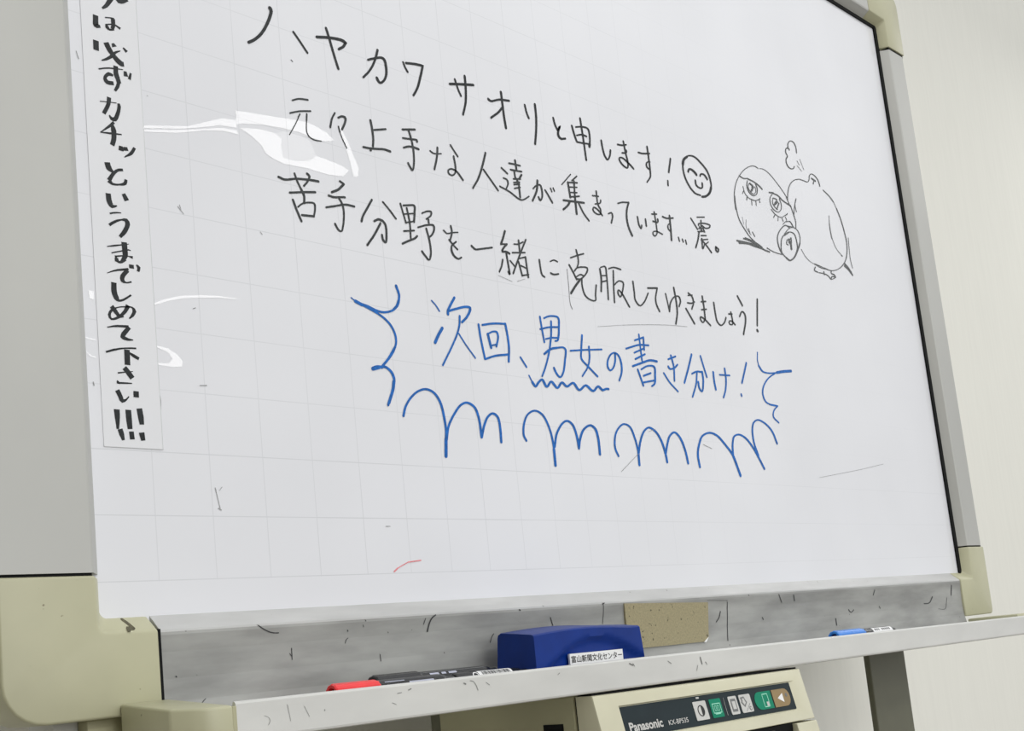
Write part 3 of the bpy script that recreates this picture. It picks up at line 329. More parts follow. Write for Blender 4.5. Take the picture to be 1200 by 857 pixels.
[[4187,3580,24,4177,3560,24,4168,3540,24,4159,3520,23,4149,3500,23,4139,3480,23,4128,3461,23,4117,3441,23,4107,3422,23],[4107,3422,16,4196,3438,16],[4196,3438,20,4177,3421,20,4158,3404,20,4141,3387,21,4127,3370,21,4114,3352,23,4111,3341,25,4135,3344,20,4168,3351,20,4186,3349,23,4204,3344,24,4221,3340,24],[4110,3253,20,4103,3233,20,4096,3212,20,4089,3193,20,4081,3173,19,4071,3157,18,4061,3141,18,4051,3125,18,4041,3109,18],[4173,3331,23,4175,3313,23,4177,3293,23,4179,3274,23,4181,3255,23,4183,3236,23,4185,3217,23,4187,3199,23,4188,3183,23,4190,3168,23,4192,3148,23,4194,3127,23,4195,3112,23,4193,3105,19,4186,3114,24,4177,3131,24],[4305,3458,15,4328,3462,15,4352,3465,15,4376,3471,15,4400,3482,15,4425,3495,15,4449,3508,15],[4382,3514,22,4382,3377,22],[4267,3357,16,4462,3392,16],[4496,3543,19,4485,3525,19,4474,3507,19,4462,3489,19,4451,3471,19,4439,3452,19,4427,3433,19,4415,3414,19,4404,3395,19,4392,3375,19,4380,3355,19,4367,3335,19,4355,3314,19,4343,3294,19,4332,3274,19,4319,3253,19,4307,3231,19,4295,3210,19,4283,3189,19,4271,3168,19,4259,3146,19,4247,3125,19],[4221,3261,18,4290,3203,18],[4361,3309,15,4458,3341,15],[4347,3271,22,4383,3124,22],[4463,3342,22,4463,3324,22,4464,3305,22,4465,3286,22,4466,3268,22,4467,3250,22,4468,3232,22,4469,3215,22,4470,3195,22,4471,3176,22,4472,3158,22,4473,3140,22,4475,3121,22],[4374,3234,16,4453,3218,16],[4383,3124,15,4484,3152,15]],
[[4678,3348,23,4678,3331,23,4679,3314,22,4679,3296,23,4680,3279,23,4682,3262,23,4683,3245,23,4685,3226,23,4687,3208,23,4691,3193,23,4698,3181,22,4715,3171,20,4734,3165,19],[4853,3361,14,4882,3376,14,4911,3386,14,4931,3386,16,4951,3382,17,4970,3378,17],[4839,3226,21,4861,3220,21,4886,3218,19,4911,3222,18,4938,3229,18,4966,3237,18]],
[[5117,3317,5,5117,3295,5,5116,3274,5,5116,3253,5,5116,3232,5,5115,3211,5,5115,3190,5,5114,3169,5,5114,3148,5,5114,3126,5,5113,3105,5,5111,3083,5,5110,3060,5,5108,3037,5,5106,3014,5,5105,2991,5,5104,2970,5,5104,2950,5,5105,2933,5,5107,2917,6,5112,2900,6,5119,2886,6,5126,2873,6,5133,2860,6],[5308,3572,23,5312,3554,23,5316,3536,23,5321,3517,23,5324,3499,23,5326,3482,22,5326,3460,22,5324,3439,21,5319,3419,20,5311,3400,18,5300,3382,18,5289,3364,18],[5198,3462,16,5224,3473,16,5249,3483,16,5275,3494,16,5300,3504,17,5325,3513,17,5352,3523,17,5378,3532,17,5404,3541,17,5430,3550,17],[5161,3373,23,5171,3359,23,5181,3345,23,5191,3331,23,5202,3316,23,5212,3301,23,5222,3286,23,5232,3270,23,5241,3255,23,5251,3239,23,5261,3223,23],[5240,3316,18,5259,3337,17,5282,3357,16,5305,3366,15,5331,3375,16,5360,3382,16,5386,3386,16,5418,3391,16,5448,3392,18,5467,3387,25,5468,3367,22,5454,3341,20,5439,3322,18,5418,3301,17,5396,3282,17,5374,3264,16,5350,3248,16,5326,3236,15,5294,3231,16,5262,3229,17],[5266,3255,14,5289,3268,14,5312,3282,14,5334,3291,15,5355,3291,17,5376,3286,18,5396,3282,18],[5315,3225,25,5294,3205,25,5273,3185,25,5252,3165,25,5231,3144,25,5212,3125,25,5194,3105,26,5176,3085,26,5157,3064,26,5139,3044,26],[5349,3247,22,5347,3227,22,5345,3208,22,5343,3188,22,5343,3168,22,5344,3149,23,5347,3129,23,5352,3109,23,5358,3089,23,5366,3071,23,5377,3055,22,5392,3042,21,5411,3031,20,5431,3023,18,5452,3017,17,5484,3012,16,5518,3011,15,5544,3018,15,5554,3031,20,5557,3051,22,5557,3073,22,5560,3095,22,5565,3116,21,5571,3138,21,5577,3161,21,5583,3184,21,5590,3206,21]],
[[5688,3412,27,5690,3391,27,5691,3370,27,5693,3349,27,5694,3327,27,5693,3305,27,5691,3284,26,5688,3262,26,5684,3240,26,5680,3217,25,5675,3194,25,5671,3171,25,5667,3149,26],[5702,3435,14,5731,3446,14,5761,3457,15,5784,3459,18,5795,3450,24,5798,3431,24,5798,3408,23,5796,3383,23,5796,3359,23,5796,3341,23,5796,3321,23,5795,3301,23,5794,3281,23,5793,3260,23,5792,3239,23,5791,3219,23,5789,3197,23,5788,3176,23,5786,3154,23,5784,3132,23,5782,3110,23,5780,3089,23,5778,3067,23],[5698,3337,14,5785,3351,14],[5685,3259,16,5794,3293,16],[5848,3445,16,5878,3456,16,5907,3467,16,5939,3475,16,5963,3477,17,5989,3477,18,6016,3475,19,6042,3473,19,6069,3471,18],[5927,3432,23,5925,3410,23,5922,3388,23,5918,3366,23,5915,3344,23,5912,3323,23,5909,3301,23,5907,3279,23,5904,3257,23,5901,3236,23,5899,3215,23,5897,3194,23,5895,3173,23,5893,3152,23,5892,3131,23,5890,3111,23,5888,3090,23,5886,3069,23,5885,3048,23],[5922,3264,16,5943,3281,16,5965,3298,16,5987,3313,15,6008,3323,15,6037,3327,16,6065,3324,19,6084,3316,24,6089,3299,24,6083,3275,22,6073,3249,21,6065,3229,21,6054,3204,20,6041,3179,20,6028,3155,19,6015,3138,17,6004,3130,15,5989,3135,22,5974,3152,24,5966,3169,24,5968,3192,22,5979,3209,15,5999,3206,20,6024,3190,22,6035,3181,23,6047,3169,24,6059,3155,24,6072,3139,24,6085,3121,24,6098,3103,24,6112,3084,24,6125,3066,24,6138,3048,24,6151,3032,24]],
[[6272,3356,25,6272,3334,25,6273,3313,25,6273,3291,25,6274,3270,25,6274,3249,25,6275,3228,25,6274,3207,24,6272,3187,24,6270,3167,24,6271,3148,25,6277,3131,25,6291,3111,24,6310,3092,23,6333,3078,20,6356,3074,16,6378,3081,15,6402,3097,16,6425,3116,17,6448,3136,18,6468,3157,18,6486,3181,19,6504,3206,20,6522,3231,19,6540,3255,19]],
[[6542,3319,20,6732,3348,20],[6732,3348,22,6721,3325,22,6710,3300,22,6699,3276,22,6688,3252,22,6680,3230,23,6675,3209,24,6673,3188,25,6673,3168,26,6676,3149,26,6681,3131,27,6689,3112,26,6700,3093,26,6712,3075,26,6723,3057,26]],
[[6886,3301,22,6890,3279,22,6894,3256,22,6899,3234,22,6903,3212,22,6907,3190,22,6910,3169,22,6913,3148,22,6916,3127,22,6920,3106,22,6923,3085,22],[6923,3085,24,6930,3108,24,6937,3131,24,6944,3154,24,6953,3177,22,6965,3198,21,6984,3223,19,7006,3247,18,7031,3269,17,7057,3286,16,7088,3298,16,7121,3306,16,7147,3306,20,7164,3294,27,7173,3272,28,7175,3249,26,7166,3225,22,7149,3200,21,7132,3175,21],[7069,3403,29,7071,3382,29,7073,3361,30,7076,3339,30,7078,3318,30,7081,3297,29,7083,3276,29,7084,3255,29,7086,3235,29,7086,3216,29,7086,3192,29,7086,3169,29,7086,3146,29,7084,3124,28,7081,3102,28,7077,3079,27,7070,3056,26,7062,3033,25,7052,3010,25,7042,2986,25,7032,2963,25,7022,2940,25]],
[[7358,3381,22,7383,3372,22,7409,3362,23,7429,3348,27,7439,3331,29,7446,3311,29,7448,3289,28,7446,3268,26,7438,3246,23,7425,3225,22,7409,3203,22,7395,3181,22],[7347,3347,15,7439,3366,15],[7321,3250,19,7347,3250,19,7373,3251,18,7399,3254,17,7435,3267,17,7471,3282,17],[7272,3167,27,7413,2995,27]],
[[7615,3306,19,7716,3324,19],[7653,3381,29,7654,3358,29,7656,3335,29,7658,3313,29,7659,3290,29,7660,3267,28,7661,3243,28,7661,3222,28,7661,3200,28,7660,3178,28,7659,3156,28,7658,3134,28,7658,3112,28,7657,3090,28],[7600,3200,18,7711,3222,18],[7657,3090,21,7638,3067,21,7618,3045,19,7600,3033,17,7575,3042,24,7556,3062,28,7551,3084,28,7558,3101,18,7577,3102,19,7605,3096,21,7634,3086,22,7657,3076,23,7681,3063,24,7706,3047,24,7731,3031,24,7756,3016,24]],
[[7890,3332,29,7891,3308,29,7891,3284,29,7892,3261,29,7893,3237,29,7894,3214,29,7896,3192,29,7898,3168,29,7900,3144,29,7903,3120,30,7909,3100,30,7920,3083,28,7940,3064,25,7966,3051,22,7994,3047,17,8021,3057,17,8050,3076,18,8075,3096,20,8094,3118,22,8110,3142,23,8125,3167,23]],
[[8197,3226,20,8277,3237,20],[8252,3255,28,8255,3235,28,8259,3215,28,8263,3195,28,8266,3176,28,8266,3157,27,8266,3132,27,8263,3107,25,8252,3091,16,8221,3086,16,8192,3090,23,8182,3109,28,8189,3130,18,8216,3137,16,8250,3138,18,8273,3129,23,8294,3114,24,8314,3099,24]],
[[8456,3503,30,8544,3390,30],[8444,3227,24,8468,3257,24,8493,3287,22,8517,3304,18,8548,3298,26,8573,3278,32,8580,3260,34,8582,3237,33,8578,3211,32,8572,3183,31,8566,3163,30,8557,3140,29,8547,3117,28,8535,3092,28,8522,3066,28,8509,3041,28,8497,3016,28,8485,2992,28]],
[[8926,3529,30,8841,3158,30],[8826,3088,39,8834,3080,39]],
],
'blue': [
[[3055,2655,14,3068,2644,14,3081,2634,14,3094,2624,14,3105,2613,14,3116,2601,15,3126,2588,15,3135,2575,15,3145,2561,15],[3162,2391,30,3150,2376,30,3139,2361,30,3127,2347,30,3115,2332,30,3104,2317,30,3093,2300,31,3082,2284,31,3072,2267,31,3061,2250,31,3050,2233,31],[3363,2730,25,3352,2715,25,3340,2699,25,3329,2684,25,3317,2668,25,3306,2653,25,3293,2634,25,3279,2615,25,3268,2597,26,3259,2581,28,3256,2563,29,3255,2547,30],[3259,2575,22,3280,2583,22,3300,2591,22,3321,2599,22,3343,2606,22,3366,2614,22,3390,2622,22,3416,2631,22,3444,2640,22,3470,2648,22,3495,2654,23,3515,2657,23,3537,2659,24,3555,2658,26,3566,2653,32,3567,2642,30,3562,2627,28,3553,2610,27,3543,2594,26,3530,2577,25,3516,2559,25,3501,2542,24,3485,2528,23,3469,2514,23,3452,2501,23,3436,2487,23],[3412,2547,23,3409,2528,23,3406,2509,23,3404,2489,23,3400,2470,22,3395,2451,22,3389,2433,21,3382,2415,21,3374,2397,21,3365,2378,20,3355,2359,20,3346,2342,20,3336,2324,20,3325,2306,20,3313,2288,19,3301,2269,19,3289,2250,19,3275,2230,19,3264,2213,19,3253,2197,19,3241,2179,19,3228,2161,19,3215,2143,19,3202,2125,19,3189,2106,19,3175,2087,19,3162,2069,19,3149,2050,19,3136,2032,19,3123,2014,19],[3377,2362,16,3388,2348,16,3398,2334,16,3409,2320,16,3419,2307,16,3430,2293,16,3441,2279,16,3452,2265,16,3463,2252,16,3475,2239,16,3486,2226,16,3498,2213,16,3510,2200,16,3523,2187,16,3535,2174,16,3547,2161,16,3560,2148,16,3572,2134,16]],
[[3663,2492,25,3664,2475,25,3665,2458,25,3666,2441,25,3668,2425,25,3669,2408,25,3670,2391,25,3672,2373,25,3674,2354,25,3676,2338,25,3678,2321,25,3681,2304,25,3683,2287,25,3686,2269,25,3689,2251,25,3691,2232,25,3694,2214,25,3697,2196,25,3700,2177,25,3703,2159,25,3705,2141,25],[3715,2495,20,3741,2501,20,3766,2507,20,3792,2514,20,3817,2520,20,3843,2525,20,3870,2530,20,3895,2534,20,3920,2537,20,3946,2540,20,3971,2543,20,3997,2545,20,4023,2547,20,4049,2550,21],[4049,2550,28,4052,2531,28,4055,2513,28,4057,2494,28,4060,2475,28,4062,2456,27,4064,2436,27,4066,2417,27,4067,2398,27,4068,2379,27,4069,2360,27,4070,2340,27,4070,2320,27,4069,2300,27,4067,2282,26,4065,2263,26,4062,2244,26,4058,2225,26,4055,2207,26,4051,2188,26,4048,2169,26,4045,2150,26],[3713,2139,20,3736,2147,20,3759,2156,20,3781,2164,20,3805,2173,20,3829,2180,20,3854,2188,21,3877,2193,21,3900,2198,21,3925,2203,21,3950,2207,21,3975,2211,21,4000,2215,21,4025,2220,21,4050,2224,21],[3781,2406,30,3785,2389,30,3788,2371,30,3792,2353,30,3796,2335,30,3799,2319,30,3802,2302,30,3806,2286,30,3809,2270,30],[3794,2416,17,3816,2426,17,3837,2437,17,3858,2444,17,3878,2448,18,3897,2449,19,3912,2445,23,3921,2434,26,3925,2416,25,3925,2396,25,3922,2381,23,3917,2364,23,3910,2346,22,3901,2327,22,3893,2308,22,3886,2290,22],[3823,2294,16,3902,2314,16]],
[[4225,2213,21,4302,2118,21]],
[[4590,2699,24,4592,2679,24,4593,2660,24,4595,2640,24,4597,2620,24,4599,2601,24,4600,2581,24,4602,2561,24,4605,2542,24,4607,2522,24,4609,2503,24,4611,2483,24,4614,2464,24,4616,2444,24,4618,2425,24],[4652,2692,18,4674,2702,18,4697,2712,18,4720,2721,18,4744,2728,18,4775,2734,19,4809,2737,19,4840,2738,20,4863,2736,22,4878,2729,27,4886,2717,29,4889,2705,28,4888,2688,27,4885,2668,27,4882,2647,27,4878,2627,27,4874,2608,27,4871,2586,27,4867,2563,26,4862,2542,26,4856,2522,26,4849,2500,25,4842,2480,24,4830,2466,19,4814,2460,18,4795,2458,19],[4573,2560,18,4599,2568,18,4626,2576,18,4653,2584,18,4680,2592,18,4708,2599,18,4733,2603,19,4758,2607,19,4784,2611,19,4810,2614,19,4837,2617,19,4863,2621,19],[4645,2461,17,4669,2468,17,4693,2475,17,4717,2481,17,4741,2487,17,4764,2490,18,4788,2492,18,4811,2494,18,4835,2496,18],[4760,2671,25,4758,2650,25,4755,2630,25,4753,2610,25,4750,2590,25,4747,2570,25,4744,2549,25,4740,2529,25,4736,2507,24,4731,2488,24,4726,2469,24,4720,2449,24,4714,2430,24,4708,2410,24,4702,2390,23,4695,2370,23,4688,2350,23,4680,2330,23,4673,2311,23,4664,2291,23,4655,2271,22,4646,2251,22,4637,2231,22,4627,2211,22,4617,2192,22,4608,2173,22,4598,2155,22,4589,2138,22,4577,2117,21,4564,2097,21,4552,2079,21,4540,2060,21,4528,2042,21],[4598,2291,23,4619,2305,24,4640,2319,24,4661,2333,24,4683,2345,23,4704,2356,23,4730,2365,23,4756,2372,23,4783,2377,23,4809,2383,23],[4809,2383,19,4837,2388,19,4866,2394,19,4892,2398,19,4914,2398,21,4933,2391,25,4945,2378,29,4947,2364,28,4944,2345,27,4939,2324,26,4932,2301,26,4924,2277,26,4917,2255,26,4912,2236,26,4906,2216,26,4900,2195,26,4894,2174,26,4887,2155,25,4879,2136,24,4870,2120,23,4858,2100,23,4843,2081,22,4828,2066,20,4813,2058,19,4796,2061,23,4779,2072,25,4764,2086,26,4753,2100,27,4744,2116,28,4735,2133,28,4727,2150,28]],
[[5022,2374,18,5051,2379,18,5081,2384,18,5111,2388,18,5141,2393,18,5171,2398,18,5202,2403,18,5233,2407,18,5264,2412,18,5292,2416,18,5321,2420,18,5350,2424,18,5379,2427,18,5409,2431,18,5439,2435,18,5469,2439,18,5499,2443,18,5529,2447,18,5559,2451,18],[5246,2576,26,5241,2555,26,5236,2533,26,5230,2511,26,5225,2489,26,5220,2468,26,5215,2447,26,5211,2427,26,5207,2408,26,5202,2385,25,5196,2362,25,5191,2341,26,5190,2322,27,5194,2303,28,5203,2289,27,5216,2276,25,5232,2264,24,5250,2253,24,5269,2241,24,5288,2229,25,5304,2217,25,5321,2204,25,5339,2192,25,5358,2179,25,5377,2166,25,5395,2153,25,5414,2140,25,5433,2128,25],[5343,2457,25,5341,2438,25,5340,2419,25,5340,2399,25,5338,2380,25,5337,2361,25,5334,2342,25,5330,2324,24,5324,2303,24,5318,2283,23,5309,2263,22,5299,2243,22,5287,2222,21,5272,2203,20,5255,2183,19,5235,2164,19,5215,2144,19,5195,2124,19,5176,2105,19]],
[[5786,2418,28,5783,2397,28,5781,2376,28,5778,2356,27,5772,2335,26,5762,2312,25,5750,2289,24,5735,2267,23,5719,2249,21,5693,2228,19,5668,2219,19,5651,2226,26,5637,2244,29,5629,2264,29,5629,2283,28,5633,2304,26,5641,2326,25,5652,2347,24,5666,2366,22,5682,2385,21,5701,2403,20,5720,2417,19,5743,2427,18,5767,2435,18,5789,2437,20,5812,2432,23,5833,2421,26,5850,2406,28,5860,2391,29,5869,2372,30,5874,2351,30,5878,2330,30,5880,2309,29,5880,2289,29,5879,2268,28,5875,2248,28,5869,2227,27,5863,2207,26,5854,2189,25,5844,2171,24,5832,2153,24,5820,2135,24,5809,2117,24]],
[[6267,2712,24,6267,2690,24,6267,2669,24,6267,2647,24,6267,2626,24,6267,2604,24,6267,2581,24,6267,2562,24,6268,2542,24,6268,2522,24,6268,2502,24,6269,2481,24,6269,2460,24,6269,2440,24,6270,2419,24,6270,2399,24],[6178,2632,20,6346,2687,20],[6346,2687,26,6335,2537,26],[5998,2511,20,6029,2520,20,6061,2531,20,6093,2541,20,6125,2551,20,6157,2561,20,6188,2570,20,6219,2578,20,6248,2585,20,6280,2590,20,6311,2593,21,6341,2595,21,6370,2596,21,6400,2598,21,6430,2600,21],[6141,2479,19,6321,2548,19],[6147,2403,21,6339,2483,21],[6082,2311,23,6113,2322,23,6145,2332,23,6177,2343,23,6208,2353,24,6239,2363,24,6269,2373,24,6300,2383,24,6330,2393,24,6359,2403,24,6388,2411,24,6417,2417,24,6451,2420,25,6486,2421,26,6520,2419,26,6554,2419,26],[6170,2278,29,6239,2098,29],[6234,2289,20,6266,2304,20,6299,2320,20,6331,2334,20,6363,2344,20,6396,2350,20,6431,2354,21,6462,2353,23,6484,2347,28,6494,2333,34,6497,2314,33,6494,2290,32,6489,2266,32,6485,2243,32,6482,2221,32,6479,2198,32,6474,2175,31,6466,2154,29,6456,2137,24,6429,2119,21,6399,2104,21],[6264,2215,21,6408,2262,21],[6241,2133,20,6463,2179,20]],
[[6778,2469,20,6935,2522,21],[6842,2522,29,6847,2503,29,6852,2484,29,6858,2466,29,6863,2447,29,6868,2427,29,6871,2408,29,6873,2387,28,6873,2367,28,6872,2346,28,6870,2324,27,6867,2302,27,6864,2280,27,6860,2258,27,6857,2236,27,6854,2214,27],[6766,2376,31,6778,2362,29,6793,2352,23,6818,2354,19,6851,2361,19,6881,2372,20,6906,2386,21,6930,2404,22,6954,2422,22],[6661,2287,24,6674,2271,24,6688,2256,24,6701,2240,24,6715,2224,24,6729,2209,24,6744,2193,24,6760,2179,23,6778,2165,23,6797,2151,22,6817,2137,22,6837,2124,22,6858,2111,22,6878,2097,22,6899,2084,22]],
[[7269,2583,28,7256,2559,28,7242,2535,28,7229,2510,28,7216,2486,28,7202,2462,28,7189,2438,28,7175,2414,28,7162,2390,28,7148,2367,28,7134,2344,27,7120,2321,27,7106,2298,27,7092,2275,27,7078,2252,27,7064,2229,27,7050,2206,27],[7452,2583,28,7459,2561,28,7466,2539,28,7472,2517,28,7479,2495,28,7486,2473,28,7493,2451,28,7499,2430,28,7506,2409,28,7513,2389,28,7520,2368,28,7527,2347,28,7534,2326,28],[7227,2336,21,7262,2350,21,7297,2364,21,7333,2374,21,7370,2378,22,7407,2378,22,7444,2378,22],[7449,2379,32,7449,2359,32,7450,2338,32,7451,2318,32,7451,2298,32,7449,2277,31,7446,2257,31,7440,2233,30,7433,2206,30,7424,2178,29,7414,2154,28,7404,2136,25,7393,2128,19,7377,2132,26,7359,2148,30,7346,2166,32,7340,2183,32,7339,2201,32,7339,2221,32,7339,2240,32],[7333,2354,27,7326,2331,27,7320,2308,27,7314,2285,27,7308,2262,27,7300,2239,26,7290,2215,26,7279,2194,25,7267,2173,24,7254,2151,24,7240,2130,24,7226,2108,24,7211,2086,24,7197,2064,24,7183,2042,24]],
[[7685,2400,33,7684,2379,33,7683,2359,33,7683,2338,33,7682,2318,33,7682,2298,33,7682,2279,33,7684,2259,33,7687,2239,33,7690,2220,33,7693,2201,33,7696,2182,33],[7818,2381,20,8042,2394,20],[7947,2473,31,7948,2450,31,7949,2426,31,7950,2403,31,7950,2379,31,7950,2355,31,7947,2332,30,7943,2308,30,7938,2283,29,7931,2259,29,7923,2235,28,7915,2212,28,7905,2189,27,7891,2163,26,7875,2138,25,7859,2114,25,7842,2090,25]],
[[8460,2602,29,8447,2578,29,8433,2554,29,8420,2529,29,8406,2506,29,8393,2482,29,8380,2458,29,8366,2435,29,8353,2413,29,8340,2390,29,8327,2368,29,8314,2346,29,8301,2323,29],[8249,2164,30,8253,2147,30]],
],
'wavy': [
[[4326,2029,16,4367,1960,16],[4367,1960,32,4381,1943,32,4395,1926,31,4409,1918,23,4424,1928,25,4440,1946,26,4456,1963,25,4477,1980,24,4499,1996,23,4519,2004,24,4533,1996,32,4545,1978,34,4557,1956,34,4569,1938,32,4582,1931,23,4600,1941,25,4619,1961,26,4638,1982,25,4658,1994,23,4676,1989,30,4694,1973,32,4713,1955,32,4731,1939,30,4749,1934,23,4768,1945,25,4788,1967,27,4807,1988,25,4826,2000,23,4846,1996,29,4865,1983,31,4884,1969,29,4906,1964,24,4930,1972,23,4957,1989,24,4983,2005,23,5008,2012,24,5025,2007,31,5040,1994,34,5054,1977,34,5068,1960,34,5083,1947,30,5101,1942,24,5122,1948,24,5145,1963,25,5169,1981,25,5193,1997,24,5216,2004,24,5240,1999,29,5263,1985,32,5286,1968,32,5309,1955,29,5332,1951,24,5355,1961,25,5378,1981,27,5401,2001,25,5422,2011,24,5442,2007,30,5461,1994,33,5479,1981,31,5498,1975,25,5527,1984,24,5556,1995,24,5580,1997,25,5602,1997,25]],
],
'bubble': [
[[2068,2539,11,2114,2512,11],[2114,2512,30,2185,2489,30],[2161,2499,21,2181,2495,21,2200,2492,21,2220,2489,21,2239,2486,21,2258,2482,22,2276,2477,22,2293,2472,22,2310,2467,22,2326,2462,22,2343,2458,21,2362,2455,21,2380,2452,21,2399,2450,20,2418,2450,20,2437,2451,20,2457,2454,19,2477,2459,19,2496,2464,19,2514,2470,19,2531,2477,19,2548,2485,19,2564,2494,19,2579,2507,20,2593,2522,20,2607,2537,20],[2564,2497,24,2579,2510,24,2594,2523,25,2607,2537,26,2617,2553,28,2625,2570,28,2632,2588,28],[2631,2577,24,2636,2594,24,2640,2612,24,2644,2629,24,2646,2647,25,2644,2662,26,2640,2676,27,2635,2691,27,2629,2706,27,2624,2721,27,2619,2736,27],[2185,2489,20,2202,2484,20,2218,2479,20,2235,2474,20,2252,2468,20,2269,2463,20,2286,2457,20,2303,2452,20,2320,2446,20,2336,2440,20,2353,2434,20,2370,2427,20,2388,2419,21,2405,2411,21,2421,2403,21,2437,2394,21,2450,2385,22,2463,2376,22,2475,2367,22,2487,2357,22,2498,2347,23,2508,2336,23,2517,2324,23,2525,2312,23,2533,2299,23,2540,2286,23,2546,2272,23,2551,2258,23,2555,2243,23,2558,2226,23,2559,2210,22,2559,2193,22,2557,2176,21,2553,2159,21,2546,2142,20,2539,2124,20,2529,2107,19,2519,2089,19,2509,2074,19,2497,2059,18,2485,2043,18,2472,2028,18,2459,2013,18,2445,1999,18,2432,1986,18,2418,1973,17,2404,1961,17,2390,1948,17,2376,1936,17,2361,1924,17],[2535,2122,24,2523,2105,24,2510,2087,24,2497,2070,24,2484,2053,24,2472,2036,24,2459,2020,24,2446,2004,23,2430,1988,23,2415,1972,23,2399,1957,23,2384,1943,23,2368,1928,23],[2246,1892,25,2263,1899,25,2280,1907,25,2298,1912,26,2318,1914,27,2339,1914,27,2360,1914,27],[2251,1888,33,2322,1910,33],[2322,1910,21,2340,1913,21,2359,1918,21,2377,1921,21,2394,1921,23,2412,1917,24,2430,1908,25,2447,1897,26,2461,1885,27,2471,1874,28,2479,1861,28,2485,1847,28,2490,1832,28,2493,1817,28,2493,1803,27,2491,1788,26,2487,1772,26,2482,1756,25,2476,1739,25,2470,1722,25,2464,1707,25,2458,1692,25,2451,1676,24,2443,1660,24,2435,1643,24,2426,1626,24,2418,1609,24,2409,1592,24,2401,1576,24,2394,1559,24],[2486,1788,31,2482,1770,31,2479,1752,31,2475,1734,31,2469,1715,30,2463,1700,30,2456,1684,29,2449,1668,29,2440,1651,29,2432,1633,29,2423,1616,29,2415,1599,29,2407,1582,29]],
[[2567,1469,24,2573,1485,24,2578,1500,24,2583,1516,24,2589,1531,24,2596,1547,23,2604,1562,23,2614,1577,22,2624,1591,22,2636,1606,22,2648,1621,21,2661,1636,21,2675,1649,21,2689,1662,21,2704,1675,21,2720,1688,20,2737,1700,20,2754,1711,20,2771,1721,20,2789,1729,20,2807,1736,20,2827,1743,20,2846,1748,20,2866,1751,20,2885,1752,21,2904,1750,22,2923,1746,23,2942,1740,23,2959,1733,24,2976,1723,25,2989,1713,26,3002,1701,27,3013,1687,27,3024,1672,27,3033,1657,28,3042,1641,28,3048,1626,28,3054,1611,28,3058,1595,28,3062,1579,28,3066,1562,28,3069,1545,28,3071,1528,28,3074,1511,28,3076,1495,28,3078,1478,28,3080,1461,28,3082,1444,28,3083,1427,27,3084,1411,27,3085,1395,27,3085,1379,27,3085,1364,27,3084,1345,27,3082,1327,27,3079,1310,27,3076,1293,27,3074,1276,27],[3074,1276,36,3054,1111,36],[3084,1276,26,3088,1293,26,3092,1310,26,3096,1327,26,3100,1345,26,3105,1362,26,3110,1379,25,3118,1396,25,3127,1414,24,3137,1432,24,3148,1450,24,3161,1467,23,3174,1485,23,3187,1503,23,3201,1520,23,3215,1537,23,3231,1555,23,3247,1573,23,3263,1591,22,3280,1607,22,3297,1621,22,3313,1633,21,3334,1644,21,3355,1654,20,3376,1660,21,3397,1662,21,3417,1660,23,3438,1655,24,3458,1647,25,3477,1636,26,3493,1624,27,3503,1613,28,3512,1599,29,3519,1584,29,3525,1568,29,3530,1550,29,3535,1533,29,3539,1514,29,3542,1499,29,3544,1483,29,3546,1467,29,3547,1450,29,3548,1432,29,3548,1415,29,3549,1397,29,3549,1379,29,3549,1361,29,3550,1343,29,3551,1326,29],[3555,1326,27,3561,1343,27,3567,1360,27,3573,1377,27,3580,1394,27,3586,1410,27,3593,1427,26,3601,1443,26,3610,1460,26,3620,1477,26,3630,1494,25,3641,1511,25,3652,1526,24,3665,1539,23,3682,1552,22,3700,1565,22,3719,1575,21,3737,1579,21,3755,1577,24,3773,1571,26,3789,1561,27,3802,1548,29,3810,1535,30,3815,1519,30,3819,1501,30,3821,1482,30,3822,1462,30,3823,1442,30,3824,1425,30,3824,1406,30,3824,1388,30,3823,1369,30,3822,1349,30,3821,1330,30,3820,1311,30,3819,1292,30]],
